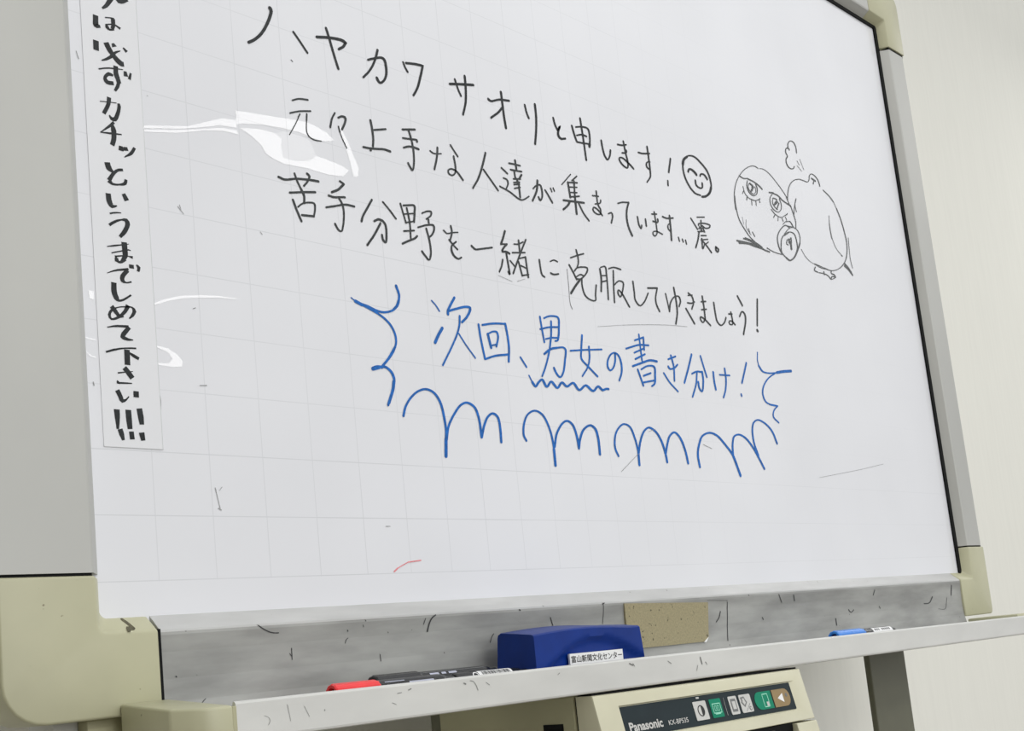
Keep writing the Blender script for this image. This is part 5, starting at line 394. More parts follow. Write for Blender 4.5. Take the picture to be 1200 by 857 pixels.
[[9388,5486,20,9361,5491,20,9334,5496,19,9306,5497,16,9264,5492,15,9218,5480,14,9180,5465,14,9137,5446,14,9095,5423,14,9054,5399,14,9019,5375,15,8985,5350,15,8952,5323,15,8921,5296,16,8892,5269,16,8867,5244,17,8843,5219,17,8822,5193,18,8802,5167,18,8783,5141,19,8768,5117,20,8754,5092,20,8741,5067,21,8729,5041,21,8719,5016,22,8711,4992,22,8703,4968,23,8698,4945,24,8694,4921,24,8691,4898,24,8689,4876,25,8687,4854,25,8685,4832,25,8685,4810,25,8686,4789,26,8687,4768,26,8687,4746,25],[9421,5490,11,9454,5496,11,9487,5502,12,9520,5504,13,9551,5502,14,9582,5497,15,9613,5489,16,9644,5478,17,9669,5469,17,9694,5457,18,9720,5444,18,9745,5430,19,9771,5415,19,9795,5400,19,9819,5385,19,9842,5370,19,9865,5355,19,9888,5340,20,9910,5325,20,9931,5309,20,9952,5293,20,9972,5278,20,9992,5262,20,10011,5245,21,10029,5229,21,10047,5213,21,10065,5197,21,10083,5180,21],[8885,5264,26,8915,5256,26,8946,5249,25,8979,5246,21,9014,5251,19,9051,5261,19,9088,5271,19],[9086,5264,26,9122,5262,26,9159,5260,26,9195,5257,27,9230,5253,28,9262,5247,29,9293,5240,30,9323,5232,31,9349,5224,33,9376,5213,34,9399,5202,35,9422,5190,35],[9068,5229,25,9057,5205,25,9047,5180,27,9041,5156,30,9043,5133,32,9048,5110,32,9059,5088,32,9074,5071,29,9101,5054,26,9135,5042,22,9171,5040,18,9213,5051,16,9252,5072,18,9274,5097,23,9289,5127,27,9296,5156,30,9295,5177,33,9287,5197,33,9277,5217,33,9268,5237,33],[9103,5200,16,9082,5171,17,9070,5144,20,9073,5126,23,9084,5108,23,9100,5092,21,9118,5080,19,9143,5070,17,9171,5064,14,9198,5067,12,9230,5090,14,9252,5122,18,9255,5142,23,9250,5162,23,9245,5182,23],[9125,5205,38,9156,5196,38,9187,5186,42,9201,5172,49,9188,5153,31,9161,5131,29,9134,5108,29],[9172,5166,43,9169,5138,41,9161,5114,33,9147,5104,24,9131,5096,24],[8941,5121,20,8946,5101,20,8949,5080,20,8953,5060,21,8960,5040,21,8971,5024,19,8992,5007,18,9020,4993,16,9051,4982,15,9084,4975,14,9123,4970,13,9166,4970,12,9209,4977,11,9252,4992,10,9295,5013,11,9338,5035,11],[9063,4976,18,9100,4975,19,9136,4973,18,9173,4972,17,9209,4977,16,9252,4991,15,9294,5011,15,9337,5031,15],[8936,5053,18,8908,5017,18],[9016,4997,25,8990,4943,25],[9111,4956,22,9107,4894,22],[9220,4979,22,9215,4910,22],[9311,5011,23,9317,4972,23],[9596,5178,28,9709,5196,28],[9685,5188,25,9718,5187,25,9751,5186,25,9784,5185,26,9815,5181,29,9847,5171,32,9875,5157,34,9904,5142,33,9936,5130,31,9968,5122,29,10002,5115,28,10037,5108,28,10073,5102,28,10108,5096,28],[9670,5168,17,9644,5145,17,9618,5121,18,9599,5096,21,9590,5071,25,9587,5044,28,9589,5018,29,9597,4996,29,9609,4977,28,9626,4960,26,9646,4946,24,9670,4935,22,9703,4926,20,9741,4922,17,9777,4926,14,9807,4941,15,9836,4963,17,9858,4987,20,9871,5013,25,9877,5040,27,9877,5067,29,9871,5091,30,9860,5114,30,9849,5137,30],[9679,5113,21,9667,5090,21,9656,5067,22,9652,5045,26,9657,5026,27,9669,5009,26,9685,4992,24,9702,4980,22,9731,4969,19,9763,4961,19],[9690,5116,21,9724,5116,21,9759,5115,24,9776,5109,37,9765,5091,22,9735,5068,20,9706,5044,20],[9792,5080,33,9688,5015,33],[9822,5068,26,9797,5037,26,9774,5007,26,9758,4985,27,9742,4963,27],[10071,5178,25,10080,5207,26,10089,5236,26,10098,5266,25,10111,5295,24,10125,5325,23,10142,5356,22,10161,5386,21,10185,5415,19,10212,5441,18,10242,5468,17,10276,5493,16,10312,5514,15,10351,5533,15,10393,5548,15,10436,5561,15,10476,5571,16,10526,5576,17,10574,5576,18,10618,5577,18,10670,5576,17,10715,5582,15,10740,5599,18,10760,5622,22,10771,5645,26,10778,5671,26,10791,5695,21,10817,5720,17,10849,5738,15,10885,5742,18,10922,5738,22,10951,5730,25,10980,5716,27,11007,5700,29,11029,5682,31,11042,5662,33,11049,5640,33,11054,5617,33,11060,5595,33],[11025,5668,19,11065,5593,19],[10843,5667,35,10948,5650,35],[10913,5656,27,10871,5587,27],[11141,5545,10,11175,5533,10,11209,5521,10,11243,5508,11,11276,5494,11,11303,5479,12,11328,5463,12,11354,5446,12,11379,5429,12,11404,5413,12],[10509,5987,32,10510,6010,32,10512,6035,32,10512,6058,33,10508,6079,35,10495,6103,34,10477,6125,31,10452,6138,25,10413,6142,19,10371,6135,16,10331,6111,18,10300,6080,22,10288,6055,28,10285,6029,30,10281,6003,30],[10311,5985,36,10299,6000,33,10282,6008,20,10249,5996,17,10217,5975,20,10205,5955,29,10201,5933,33,10202,5912,36,10214,5895,35,10231,5878,36,10236,5862,27,10213,5840,20,10186,5817,24,10177,5791,32,10176,5763,35,10183,5738,36,10199,5717,34,10222,5699,30,10251,5689,23,10299,5689,19,10346,5701,17,10371,5722,22,10392,5748,23],[10217,5975,17,10281,6003,17],[10222,5852,28,10191,5818,28],[10488,5856,13,10538,5802,13],[10469,5779,11,10584,5720,11],[10576,5900,13,10651,5756,13],[10275,5034,23,10266,5057,23,10259,5082,23,10257,5104,22,10258,5129,21,10263,5154,19,10274,5180,18,10290,5207,17,10306,5234,17],[10044,5204,25,10056,5183,25,10068,5163,25,10080,5143,25,10092,5124,25,10104,5109,24,10115,5094,24,10127,5080,24],[8704,4933,25,8703,4911,25,8701,4889,25,8699,4867,25,8698,4845,25,8698,4823,26,8699,4800,26,8701,4777,26,8703,4754,26,8707,4730,26,8711,4705,26,8716,4681,27,8722,4658,27,8730,4636,27,8739,4615,27,8751,4594,26,8766,4574,26,8782,4555,25,8799,4537,25,8817,4520,25,8835,4502,25,8853,4484,25,8873,4467,25,8893,4450,24,8914,4434,24,8935,4418,23,8956,4404,23,8983,4389,22,9011,4377,21,9040,4365,21,9068,4352,21],[8820,4662,9,8838,4563,9],[8907,4643,10,8902,4619,10,8895,4594,10,8890,4569,10,8887,4546,11,8891,4525,11,8902,4505,11,8920,4488,10,8942,4472,10,8964,4456,10,8985,4440,10],[8941,4522,20,8959,4465,20],[9027,4490,22,9071,4438,22],[8619,4294,32,8657,4296,32,8696,4298,33,8735,4301,33,8775,4303,33,8814,4305,33,8853,4307,33,8891,4308,33,8928,4309,34,8966,4310,34,9004,4311,34,9042,4311,34,9080,4312,34],[8664,4272,36,8702,4278,36,8741,4284,36,8780,4290,36,8819,4295,36,8857,4299,37,8892,4302,38,8935,4303,40,8976,4300,41,9015,4297,41,9055,4296,40,9096,4295,40,9138,4295,40,9180,4295,40,9222,4295,40],[8826,4368,33,8861,4366,33,8895,4364,33,8931,4361,34,8966,4358,34,8998,4354,35,9032,4349,35,9065,4344,36,9097,4339,37,9126,4333,38,9161,4323,40,9192,4312,40,9223,4302,41],[8782,4354,24,8817,4353,24,8852,4353,24,8887,4352,24,8923,4350,25,8958,4346,26,8994,4341,27,9030,4335,27,9066,4328,27,9103,4322,27],[9143,4318,33,9172,4309,33,9201,4299,33,9230,4291,32,9261,4284,30,9294,4280,28,9328,4278,28,9362,4277,28,9397,4275,28],[9344,4323,19,9377,4317,19,9410,4309,19,9443,4303,18,9477,4298,18,9520,4294,17,9563,4293,17,9605,4292,16,9644,4293,16,9681,4294,16,9719,4295,16],[10131,5097,28,10139,5076,28,10148,5055,28,10156,5034,28,10165,5012,28,10173,4990,28,10182,4967,28,10192,4943,28,10201,4919,28,10209,4894,28,10212,4870,27,10210,4843,25,10204,4816,24,10197,4790,24,10190,4763,24],[10190,4968,21,10198,4993,22,10205,5017,22,10213,5042,21,10222,5067,21,10232,5092,20,10246,5121,19,10262,5150,19,10279,5179,19,10297,5209,19,10314,5239,19],[9592,4929,21,9612,4915,21,9632,4901,21,9653,4888,20,9678,4877,18,9711,4868,17,9748,4860,16,9788,4856,14,9827,4860,12,9867,4872,12,9908,4892,12,9947,4914,13,9978,4932,13,10000,4946,13,10018,4959,13],[9676,4871,18,9624,4817,18],[9747,4847,17,9733,4788,17],[9848,4851,22,9871,4809,22],[9945,4887,20,9969,4847,20],[9926,4902,18,10008,4944,18],[9951,4818,16,10001,4835,16,10047,4844,18,10070,4836,27,10088,4820,30,10105,4800,31,10122,4782,30],[10023,4743,24,9987,4752,24,9952,4761,21,9915,4761,17,9872,4743,17,9827,4716,18,9786,4685,19,9759,4663,20,9732,4638,21,9707,4612,22,9686,4586,23,9669,4563,25,9658,4539,28,9651,4516,30,9649,4494,31,9648,4471,32,9649,4447,33,9653,4422,33,9660,4398,34,9669,4376,33,9679,4358,33,9692,4341,32,9705,4326,32,9719,4310,32],[9848,4760,13,9954,4832,13],[10097,4770,15,9891,4756,15],[9860,4624,14,9893,4650,14,9927,4678,14,9961,4704,13,9996,4726,12,10037,4745,12,10079,4760,12,10119,4768,13,10159,4768,16,10197,4759,18,10227,4744,21,10246,4726,24,10260,4703,25,10269,4676,25,10273,4651,25,10271,4628,23,10265,4604,22,10257,4580,22,10249,4557,22],[10249,4557,37,10229,4530,37,10210,4503,37,10190,4476,36,10170,4450,36,10148,4424,35,10126,4398,34,10103,4372,34,10079,4346,33,10054,4322,31,10028,4301,29,9990,4276,27,9950,4254,26,9912,4241,26,9879,4243,33,9849,4254,37,9818,4265,37],[9818,4265,25,9792,4278,25,9764,4291,25,9739,4305,27,9722,4323,31,9715,4342,31,9713,4364,30,9716,4388,29,9721,4412,28,9727,4436,28,9734,4463,27,9743,4491,26,9756,4519,24,9775,4545,21,9805,4575,18,9843,4603,17,9883,4628,16,9923,4649,16,9966,4668,16,10007,4679,16,10048,4684,18,10087,4682,21,10118,4673,26,10138,4656,31,10151,4633,33,10158,4606,33,10164,4579,32,10167,4557,32,10169,4534,31,10168,4510,31,10165,4487,29,10158,4463,27,10145,4438,24,10127,4413,22,10107,4387,22,10088,4362,22],[9853,4597,16,9981,4666,16],[9907,4544,23,9894,4519,23,9881,4494,25,9880,4476,28,9899,4472,18,9923,4472,17],[10019,4590,37,10015,4526,37],[9954,4553,53,9994,4484,54],[9997,4498,56,9991,4427,55],[9981,4571,20,9943,4507,20],[10262,4469,14,10278,4452,14,10293,4433,14,10308,4415,14,10325,4398,14,10344,4382,13,10366,4367,13,10389,4353,12,10414,4340,12,10441,4329,11,10468,4320,11,10500,4312,10,10534,4307,9,10569,4302,9,10603,4298,9],[10603,4298,13,10643,4291,13,10682,4283,13,10722,4277,13,10764,4273,12,10805,4272,11,10848,4274,11,10891,4277,11,10934,4279,11],[11214,5161,12,11207,5131,12,11200,5100,12,11193,5070,12,11187,5040,12,11182,5010,13,11179,4980,13,11178,4953,13,11179,4927,13,11181,4901,13,11184,4875,13,11187,4848,13,11190,4822,13,11192,4796,13],[10861,4290,19,10896,4285,19,10930,4281,19,10966,4277,18,11003,4277,17,11052,4281,16,11104,4289,15,11157,4302,15,11206,4318,15,11257,4338,15,11307,4361,16,11354,4385,17,11399,4413,17,11441,4443,18,11479,4474,20,11513,4506,21,11536,4532,23,11556,4559,24,11573,4586,26,11587,4614,27,11601,4642,27,11612,4670,28,11621,4698,29,11629,4727,30,11635,4755,31,11639,4784,32,11642,4812,32,11642,4837,33,11640,4862,33,11637,4886,34,11633,4911,34,11627,4935,34,11622,4959,34,11616,4984,34,11610,5010,34,11604,5036,34,11597,5062,34,11589,5088,34,11581,5114,34,11572,5139,34,11562,5164,34,11552,5187,34,11541,5211,34,11528,5233,34,11516,5256,34,11503,5278,34,11490,5301,34,11478,5323,34],[11478,5323,16,11463,5344,16,11448,5364,17,11434,5385,17,11420,5406,16,11404,5426,16,11385,5445,15,11364,5462,15,11337,5478,14,11307,5493,13,11275,5506,13,11241,5519,12,11206,5531,12,11172,5543,12,11140,5556,12],[11210,5161,15,11206,5134,15,11202,5106,15,11198,5079,15,11195,5052,15,11193,5024,16,11192,4997,16,11192,4969,16,11193,4940,16,11194,4911,16,11197,4882,16,11201,4854,16,11207,4827,16,11214,4801,16,11224,4774,16,11236,4748,16,11249,4723,16,11264,4699,16,11281,4677,15,11301,4656,15,11325,4637,14,11353,4621,13,11383,4607,13,11414,4592,13,11443,4577,13],[11418,4577,20,11450,4573,20],[11711,4907,19,11708,4881,19,11706,4856,19,11703,4831,19,11700,4806,19,11698,4780,19,11695,4754,19,11693,4727,19,11690,4699,19,11686,4671,19,11684,4642,19,11682,4614,19,11681,4587,19,11682,4562,19,11685,4534,20,11690,4507,20,11697,4482,20,11704,4457,20,11710,4431,20],[10579,4307,16,10625,4304,16,10671,4302,16,10719,4298,17,10759,4294,17,10800,4290,17,10841,4285,17,10882,4280,17],[10590,4257,24,10565,4229,26,10553,4206,36,10573,4197,24,10608,4193,22,10643,4189,22],[10666,4186,16,10716,4191,16,10765,4195,16,10813,4197,17,10855,4195,18,10894,4191,19,10930,4183,22,10958,4168,26,10981,4150,24,11012,4142,17,11054,4152,15,11103,4172,15,11153,4193,15],[10820,4224,31,10822,4185,31],[11005,4143,28,11019,4168,26,11041,4188,18,11080,4195,19,11127,4196,19,11155,4200,29,11139,4216,30,11101,4231,24,11068,4232,21,11041,4234,27,11035,4246,37,11035,4260,36],[11478,4426,49,11510,4416,49,11542,4406,51,11572,4395,55,11599,4380,59,11624,4364,60,11649,4347,60],[11488,4461,34,11514,4449,34,11540,4436,35,11566,4421,37,11589,4403,39,11611,4383,40,11633,4360,41,11656,4338,41,11679,4315,41]],
],
'smear': [
[[359,3060,4,409,3005,4],[376,3078,4,388,3037,4],[462,2215,5,439,2204,5],[455,1565,6,517,1571,6],[533,730,5,536,717,5,538,704,5,541,690,5,544,675,5,547,662,5,549,648,5,552,634,5,555,619,5,558,603,5,561,588,5,564,572,5,566,557,5],[551,564,7,574,551,7],[596,739,4,570,710,4],[92,1491,6,93,1477,6,95,1464,6,97,1450,6,99,1437,6,100,1423,6,101,1409,6,101,1396,6,100,1382,6,99,1369,6,98,1355,6,97,1341,6,96,1327,6,95,1313,6],[-439,4168,5,-422,4109,5],[-443,1509,6,-438,1483,6],[5661,1058,5,5685,1074,5,5711,1090,5,5738,1108,5,5765,1126,5,5792,1143,5,5819,1161,5,5845,1178,5,5870,1194,5,5893,1209,5,5915,1223,5,5934,1236,5,5950,1246,5,5978,1264,5,6002,1278,5],[6238,1551,4,6372,1589,4],[7283,1457,6,7451,1413,6],[9903,1137,4,9952,1143,4,10001,1150,4,10052,1157,4,10103,1164,4,10154,1171,4,10206,1178,4,10259,1185,4,10312,1192,4,10365,1199,4,10418,1206,4,10471,1213,4,10525,1220,4,10578,1228,4,10631,1235,4,10684,1242,4,10736,1249,4,10788,1256,4,10839,1263,4,10889,1270,4,10939,1277,4,10988,1284,4,11035,1291,4,11082,1298,4,11127,1304,4,11189,1313,4,11249,1322,4,11307,1331,4,11363,1340,4,11417,1348,4,11471,1357,4,11524,1365,4,11577,1374,4,11630,1382,4,11684,1391,4,11739,1399,4,11795,1408,4],[5530,2712,3,5562,2717,3,5595,2723,3,5628,2729,3,5661,2734,3,5694,2740,3,5726,2746,3,5760,2751,3,5793,2757,3,5826,2763,3,5860,2769,3,5894,2774,3,5929,2780,3,5964,2786,3,5999,2791,4,6035,2797,4,6072,2803,4,6104,2807,4,6138,2812,4,6172,2817,4,6207,2822,4,6242,2827,4,6278,2832,4,6315,2837,4,6351,2842,4,6388,2847,4,6426,2852,4,6463,2857,4,6500,2862,4,6537,2867,4,6574,2871,4,6610,2876,4,6646,2880,4,6681,2884,4,6716,2888,4,6749,2892,4,6782,2896,4,6814,2899,4,6854,2903,4,6892,2907,4,6930,2910,4,6966,2913,4,7002,2916,4,7037,2919,4,7071,2921,4,7106,2924,4,7140,2926,4,7175,2928,4,7211,2931,4,7247,2934,4],[145,3963,4,152,3958,4],[4022,3067,4,4218,3033,4],[4419,3093,4,4296,3046,4],[2245,427,5,2294,427,5],[1140,2990,5,1156,2970,5]],
],
'redmark': [
[[2298,16,13,2341,46,13],[2341,46,8,2467,98,8],[2467,98,10,2621,112,10]],
],
'rail_marks': [
[[731,-380,8,742,-389,8,753,-399,8,764,-408,8,775,-416,8,788,-425,8,801,-433,8,815,-440,8,828,-446,8,842,-452,8,855,-457,8,869,-460,8,883,-463,8,899,-465,7,915,-466,8,931,-466,8],[1050,-597,7,1050,-687,7],[1030,-637,5,1044,-659,5],[1800,-379,7,1815,-417,7],[1589,-591,6,1594,-577,6,1601,-563,6,1610,-556,5,1620,-550,5],[2504,-545,14,2509,-529,14,2514,-514,14,2520,-498,14,2526,-483,14,2533,-470,13,2541,-457,13,2549,-445,13,2558,-435,12,2569,-425,12,2582,-417,11,2597,-411,11,2612,-404,11],[2461,-481,6,2487,-429,6],[3270,-694,8,3277,-680,8,3285,-665,8,3292,-651,8,3300,-639,8,3312,-627,8,3325,-617,7],[4121,-504,10,4147,-581,10],[3688,-407,13,3699,-412,13],[199,-962,6,206,-954,6,214,-946,6,222,-939,6,233,-930,5,245,-922,5],[16,-735,10,19,-739,10],[1617,-485,8,1621,-493,8],[1784,-451,6,1787,-466,6],[1951,-711,6,1954,-769,6],[7618,-381,14,7629,-412,14],[8285,-426,13,8340,-524,13],[8625,-449,18,8640,-515,18],[6917,-694,11,6938,-679,11,6959,-664,12,6978,-648,13,6990,-632,14,6999,-615,14,7008,-597,14,7018,-580,14],[9600,-797,22,9594,-875,22],[10724,-456,16,10679,-519,16],[9964,-692,16,9991,-717,15,10022,-732,10,10059,-720,12,10100,-699,13],[12172,-703,13,12231,-704,13,12290,-705,13,12343,-698,14,12379,-683,17,12410,-661,19,12438,-636,20,12468,-613,20],[13141,-467,23,13105,-608,23],[12606,-799,5,12665,-805,5,12726,-812,5,12784,-815,5,12832,-809,6,12863,-794,8,12885,-770,10,12901,-740,11,12915,-707,11,12929,-675,11,12945,-645,10],[6800,-362,9,6884,-365,9],[7879,-693,15,7893,-715,15],[4935,-384,7,4934,-402,7,4934,-420,7,4934,-437,7,4933,-455,7,4932,-473,7,4930,-491,7,4927,-510,7,4923,-529,7,4919,-548,7,4914,-567,7,4909,-586,7,4904,-605,7],[4932,-402,16,4962,-385,16],[7169,-476,12,7167,-497,12,7165,-518,12,7162,-538,12,7160,-559,12,7158,-580,12,7155,-601,12,7153,-622,12,7150,-644,12,7146,-666,12,7142,-686,12,7139,-707,12,7134,-728,12,7130,-749,12,7125,-771,12,7120,-792,12,7115,-814,12,7110,-836,12,7105,-858,12,7100,-880,12,7096,-901,12,7091,-923,12],[6768,-440,4,7174,-456,4],[4962,-385,5,5271,-370,5],[10816,-686,13,10834,-711,13]],
],
'tray_marks': [
[[2162,-1006,4,2181,-1010,4,2199,-1016,4,2209,-1024,5,2217,-1035,5,2224,-1046,5,2231,-1060,5,2236,-1075,6,2242,-1090,6],[2093,-1021,11,2111,-1029,11],[1504,-1021,8,1530,-1014,8],[1390,-1037,5,1433,-1034,5],[4219,-1026,11,4231,-1031,11,4243,-1036,11,4255,-1041,11,4266,-1046,11],[4269,-1030,7,4290,-1056,7],[5342,-1053,17,5358,-1115,17],[5283,-1126,7,5259,-1175,7],[5419,-1102,7,5443,-1130,7],[182,-1076,2,194,-1081,2,206,-1085,2,216,-1092,2,222,-1099,3,226,-1108,3,227,-1117,3,224,-1126,3,218,-1135,3,211,-1144,3],[379,-1019,3,381,-1030,3,383,-1041,3,385,-1052,3,386,-1063,3,388,-1074,3,390,-1086,3,392,-1099,3,394,-1111,3,396,-1123,3,397,-1136,3],[523,-1046,3,560,-1123,3],[699,-1089,6,699,-1095,6],[2342,-1036,4,2378,-1060,4],[3219,-1046,6,3243,-1033,6],[1332,-1103,3,1372,-1120,3],[4807,-1047,6,4857,-1076,6]],
],
'cap_mark': [
[[-330,-285,25,-325,-294,25,-320,-302,25,-315,-311,25,-310,-324,25,-307,-336,25,-302,-347,25,-301,-355,25,-307,-358,24,-315,-358,24,-326,-355,24,-338,-353,24,-344,-361,25,-349,-371,25]],
],
}
# raised ripples of the film, outlines on the sheet in metres
RIPPLES = {
'a1': [[0.0098,0.3694],[0.0502,0.3792],[0.0709,0.3891],[0.0837,0.3952],[0.098,0.3971],[0.0975,0.3899],[0.0815,0.3881],[0.0664,0.3826],[0.0461,0.3758],[0.0097,0.3668]],
'a2': [[0.0096,0.3657],[0.046,0.3747],[0.0663,0.3811],[0.0847,0.3866],[0.0982,0.3877],[0.0987,0.384],[0.0845,0.3838],[0.0662,0.3795],[0.0395,0.3704],[0.0095,0.3638]],
'b1': [[0.0979,0.406],[0.1222,0.409],[0.1474,0.4121],[0.1621,0.414],[0.1734,0.4149],[0.1846,0.4133],[0.1939,0.4107],[0.203,0.4047],[0.191,0.4008],[0.1777,0.4008],[0.163,0.4028],[0.1447,0.4021],[0.1223,0.3995],[0.1047,0.3957],[0.0977,0.3931]],
'b2': [[0.1009,0.3908],[0.1125,0.3859],[0.1216,0.3803],[0.1254,0.3733],[0.1331,0.3704],[0.1435,0.3681],[0.1693,0.3697],[0.1928,0.3689],[0.2094,0.3711],[0.2171,0.3787],[0.2085,0.3817],[0.1894,0.3839],[0.1809,0.3843],[0.1718,0.3772],[0.1558,0.3734],[0.144,0.3738],[0.1422,0.3838],[0.1438,0.3914],[0.1369,0.3953],[0.1193,0.3948]],
'b3': [[0.1369,0.3953],[0.1438,0.3914],[0.1422,0.3838],[0.144,0.3738],[0.1558,0.3734],[0.1718,0.3772],[0.1809,0.3843],[0.1769,0.3924],[0.1746,0.3975],[0.1628,0.4003],[0.1481,0.3998]],
'c': [[0.2093,0.4197],[0.2114,0.4203],[0.2189,0.407],[0.2205,0.4031],[0.2237,0.3946],[0.2287,0.3848],[0.2266,0.3741],[0.2216,0.3738],[0.219,0.3875],[0.2161,0.3987]],
'd': [[0.0101,0.2206],[0.0207,0.2257],[0.0342,0.2299],[0.0517,0.2331],[0.0692,0.235],[0.0846,0.2351],[0.0846,0.2343],[0.0691,0.2332],[0.0516,0.2309],[0.034,0.2276],[0.0206,0.2232],[0.0099,0.2185]],
'e': [[0.0093,0.1856],[0.0195,0.1844],[0.0274,0.18],[0.0316,0.1749],[0.0305,0.1705],[0.023,0.1694],[0.0098,0.1698],[0.0098,0.1712],[0.0187,0.1721],[0.0227,0.176],[0.0193,0.1809],[0.0092,0.1842]],
'f': [[-0.0445,0.2228],[-0.0398,0.2221],[-0.0402,0.216],[-0.0435,0.2162]],
'g': [[-0.0492,0.1857],[-0.0405,0.1845],[-0.0406,0.1834],[-0.0492,0.1847]],
'h': [[-0.049,0.1752],[-0.0452,0.1719],[-0.0406,0.1705],[-0.0407,0.1695],[-0.0459,0.1709],[-0.0491,0.1742]],
}
# ---------------- setting ----------------
def struct(name, bm, m):
    o = obj(name, bm, m); o['kind'] = 'structure'; o.location.z = Z0; return o
bm = nb(); box(bm, -1.6, 8.0, 0.30, 0.40, -Z0, 2.6); struct('wall_back', bm, M_wall)
bm = nb(); box(bm, -1.6, 8.0, -6.0, 0.30, -Z0-0.05, -Z0); struct('floor', bm, M_floor)
bm = nb(); box(bm, -1.7, -1.6, -6.0, 0.30, -Z0, 2.6); struct('light_blocker_left', bm, M_blocker)  # unseen dark wall added to hold back light from the left

# ---------------- the whiteboard ----------------
wb = empty('whiteboard', (0, 0, Z0), 'large copying whiteboard with grey aluminium frame, cream corner caps and handwriting', 'whiteboard')
XL, XR, ZB, ZT = -0.049, 1.3760, -0.0265, 0.8945      # edge of the white sheet
FX0, FX1, FZ0, FZ1 = -0.0585, 1.3925, -0.0383, 0.9085   # inner edge of the frame's front
OX0, OX1, OZ1 = -0.128, 1.4465, 0.963
XG, ZG = XR+0.0078, ZT+0.0045        # inner edge of the frame where it meets the gasket

def lean(o):
    # the right-hand upright leans in a little towards the top
    for v in o.data.vertices:
        if v.co.x > 1.31 and v.co.z > 0: v.co.x -= 0.016*v.co.z
    return o
YF = -0.0155
M_film = film_material('writing_film')
bm = nb(); box(bm, XL-0.012, XR+0.010, 0.0, 0.006, ZB-0.012, ZT+0.012)
obj('board_sheet', bm, M_film, wb, label='white sheet printed with a faint square grid')

# ripples of the film: small areas that face a little up and to the left and mirror the ceiling lamp
VIEW = Vector((-0.46117, -0.83774, -0.08411))
LAMP = Vector((0.24, -1.72, 1.50))
def ripple_normal(p):
    v = (VIEW-p).normalized(); l = (LAMP-p).normalized(); return (v+l).normalized()
for key, pts in RIPPLES.items():
    cx = sum(p[0] for p in pts)/len(pts); cz = sum(p[1] for p in pts)/len(pts)
    n = ripple_normal(Vector((cx, 0, cz)))
    m = film_material('film_ripple', tuple(n), 0.35 if key == 'b3' else 1.0, 0.05)
    bm = nb(); f = bm.faces.new([bm.verts.new((p[0], -0.00015, p[1])) for p in pts])
    f.normal_update()
    if f.normal.y > 0: f.normal_flip()
    bmesh.ops.triangulate(bm, faces=[f])
    me = bpy.data.meshes.new('film_ripple'); bm.to_mesh(me); bm.free(); me.materials.append(m)
    o = bpy.data.objects.new('film_ripple', me); C.objects.link(o); o.parent = wb
    o['label'] = 'glossy ripple of the writing film'

# side posts
def side_post(x_out, x_in, x_edge, z0, z1):
    s = 1 if x_out < x_in else -1
    prof = [(x_out, 0.03), (x_out, YF+0.006), (x_out+s*0.002, YF+0.002), (x_out+s*0.006, YF), (x_in-s*0.002, YF), (x_in, YF+0.0012), (x_edge, -0.0008), (x_edge, 0.03)]
    bm = nb(); prism(bm, prof, z0, z1, 'z'); return obj('side_post', bm, M_frame, wb)
side_post(OX0-0.004, FX0, XL, 0.0056, 0.86)
lean(side_post(OX1, FX1, XG, 0.0152, 0.856))
# black gasket between sheet and frame, right side and top
bm = nb(); box(bm, XR, XG+0.002, -0.0025, 0.0, ZB-0.002, ZG+0.002); lean(obj('gasket', bm, M_black, wb, label='black rubber strip down the right edge'))
bm = nb(); box(bm, XL, XR+0.002, -0.0025, 0.0, ZT, ZG+0.002); lean(obj('gasket', bm, M_black, wb))
# top rail and bottom rail
prof = [(0.03, ZG), (-0.0008, ZG), (YF+0.001, FZ1-0.001), (YF, FZ1+0.001), (YF, OZ1-0.006), (YF+0.006, OZ1), (0.03, OZ1)]
bm = nb(); prism(bm, prof, 0.005, 1.325); obj('top_rail', bm, M_frame, wb)
prof = [(0.004, ZB), (0.0, ZB), (-0.0130, FZ0+0.0010), (-0.0145, FZ0-0.0002), (-0.0146, FZ0-0.0018), (0.004, FZ0-0.0018)]
bm = nb(); prism(bm, prof, -0.0098, 1.3455); obj('rail_lip', bm, M_lip, wb, label='sloping lip of the lower rail, coloured paler as if lit from above')
prof = [(0.03, ZB), (0.0045, ZB), (0.0045, FZ0-0.0018), (-0.0146, FZ0-0.0018), (-0.0150, FZ0-0.004), (-0.0138, -0.055), (-0.0132, -0.075), (-0.0140, -0.092), (-0.0165, -0.104), (-0.0165, -0.124), (0.03, -0.124)]
bm = nb(); prism(bm, prof, -0.0098, 1.3455); obj('bottom_rail', bm, M_rail, wb, label='scuffed aluminium rail with pen marks')
# dark joints behind the cap edges
for e in ((-0.0118, -0.0096, -0.0150, 0.02, -0.124, -0.0375), (OX0+0.002, FX0-0.001, -0.0135, 0.02, 0.0030, 0.0080),
          (FX1+0.001, OX1-0.002, -0.0135, 0.02, 0.0125, 0.0155), (FX1+0.001, OX1-0.002, -0.0142, 0.02, 0.8555, 0.8610)):
    bm = nb(); box(bm, *e); lean(obj('joint', bm, M_black, wb))

def cap(front, back, name='corner_cap'):
    bm = nb(); loft(bm, front, back, YF-0.0012, 0.032)
    return obj(name, bm, M_cream, wb, smooth=True, bevel=0.0035, seg=3)
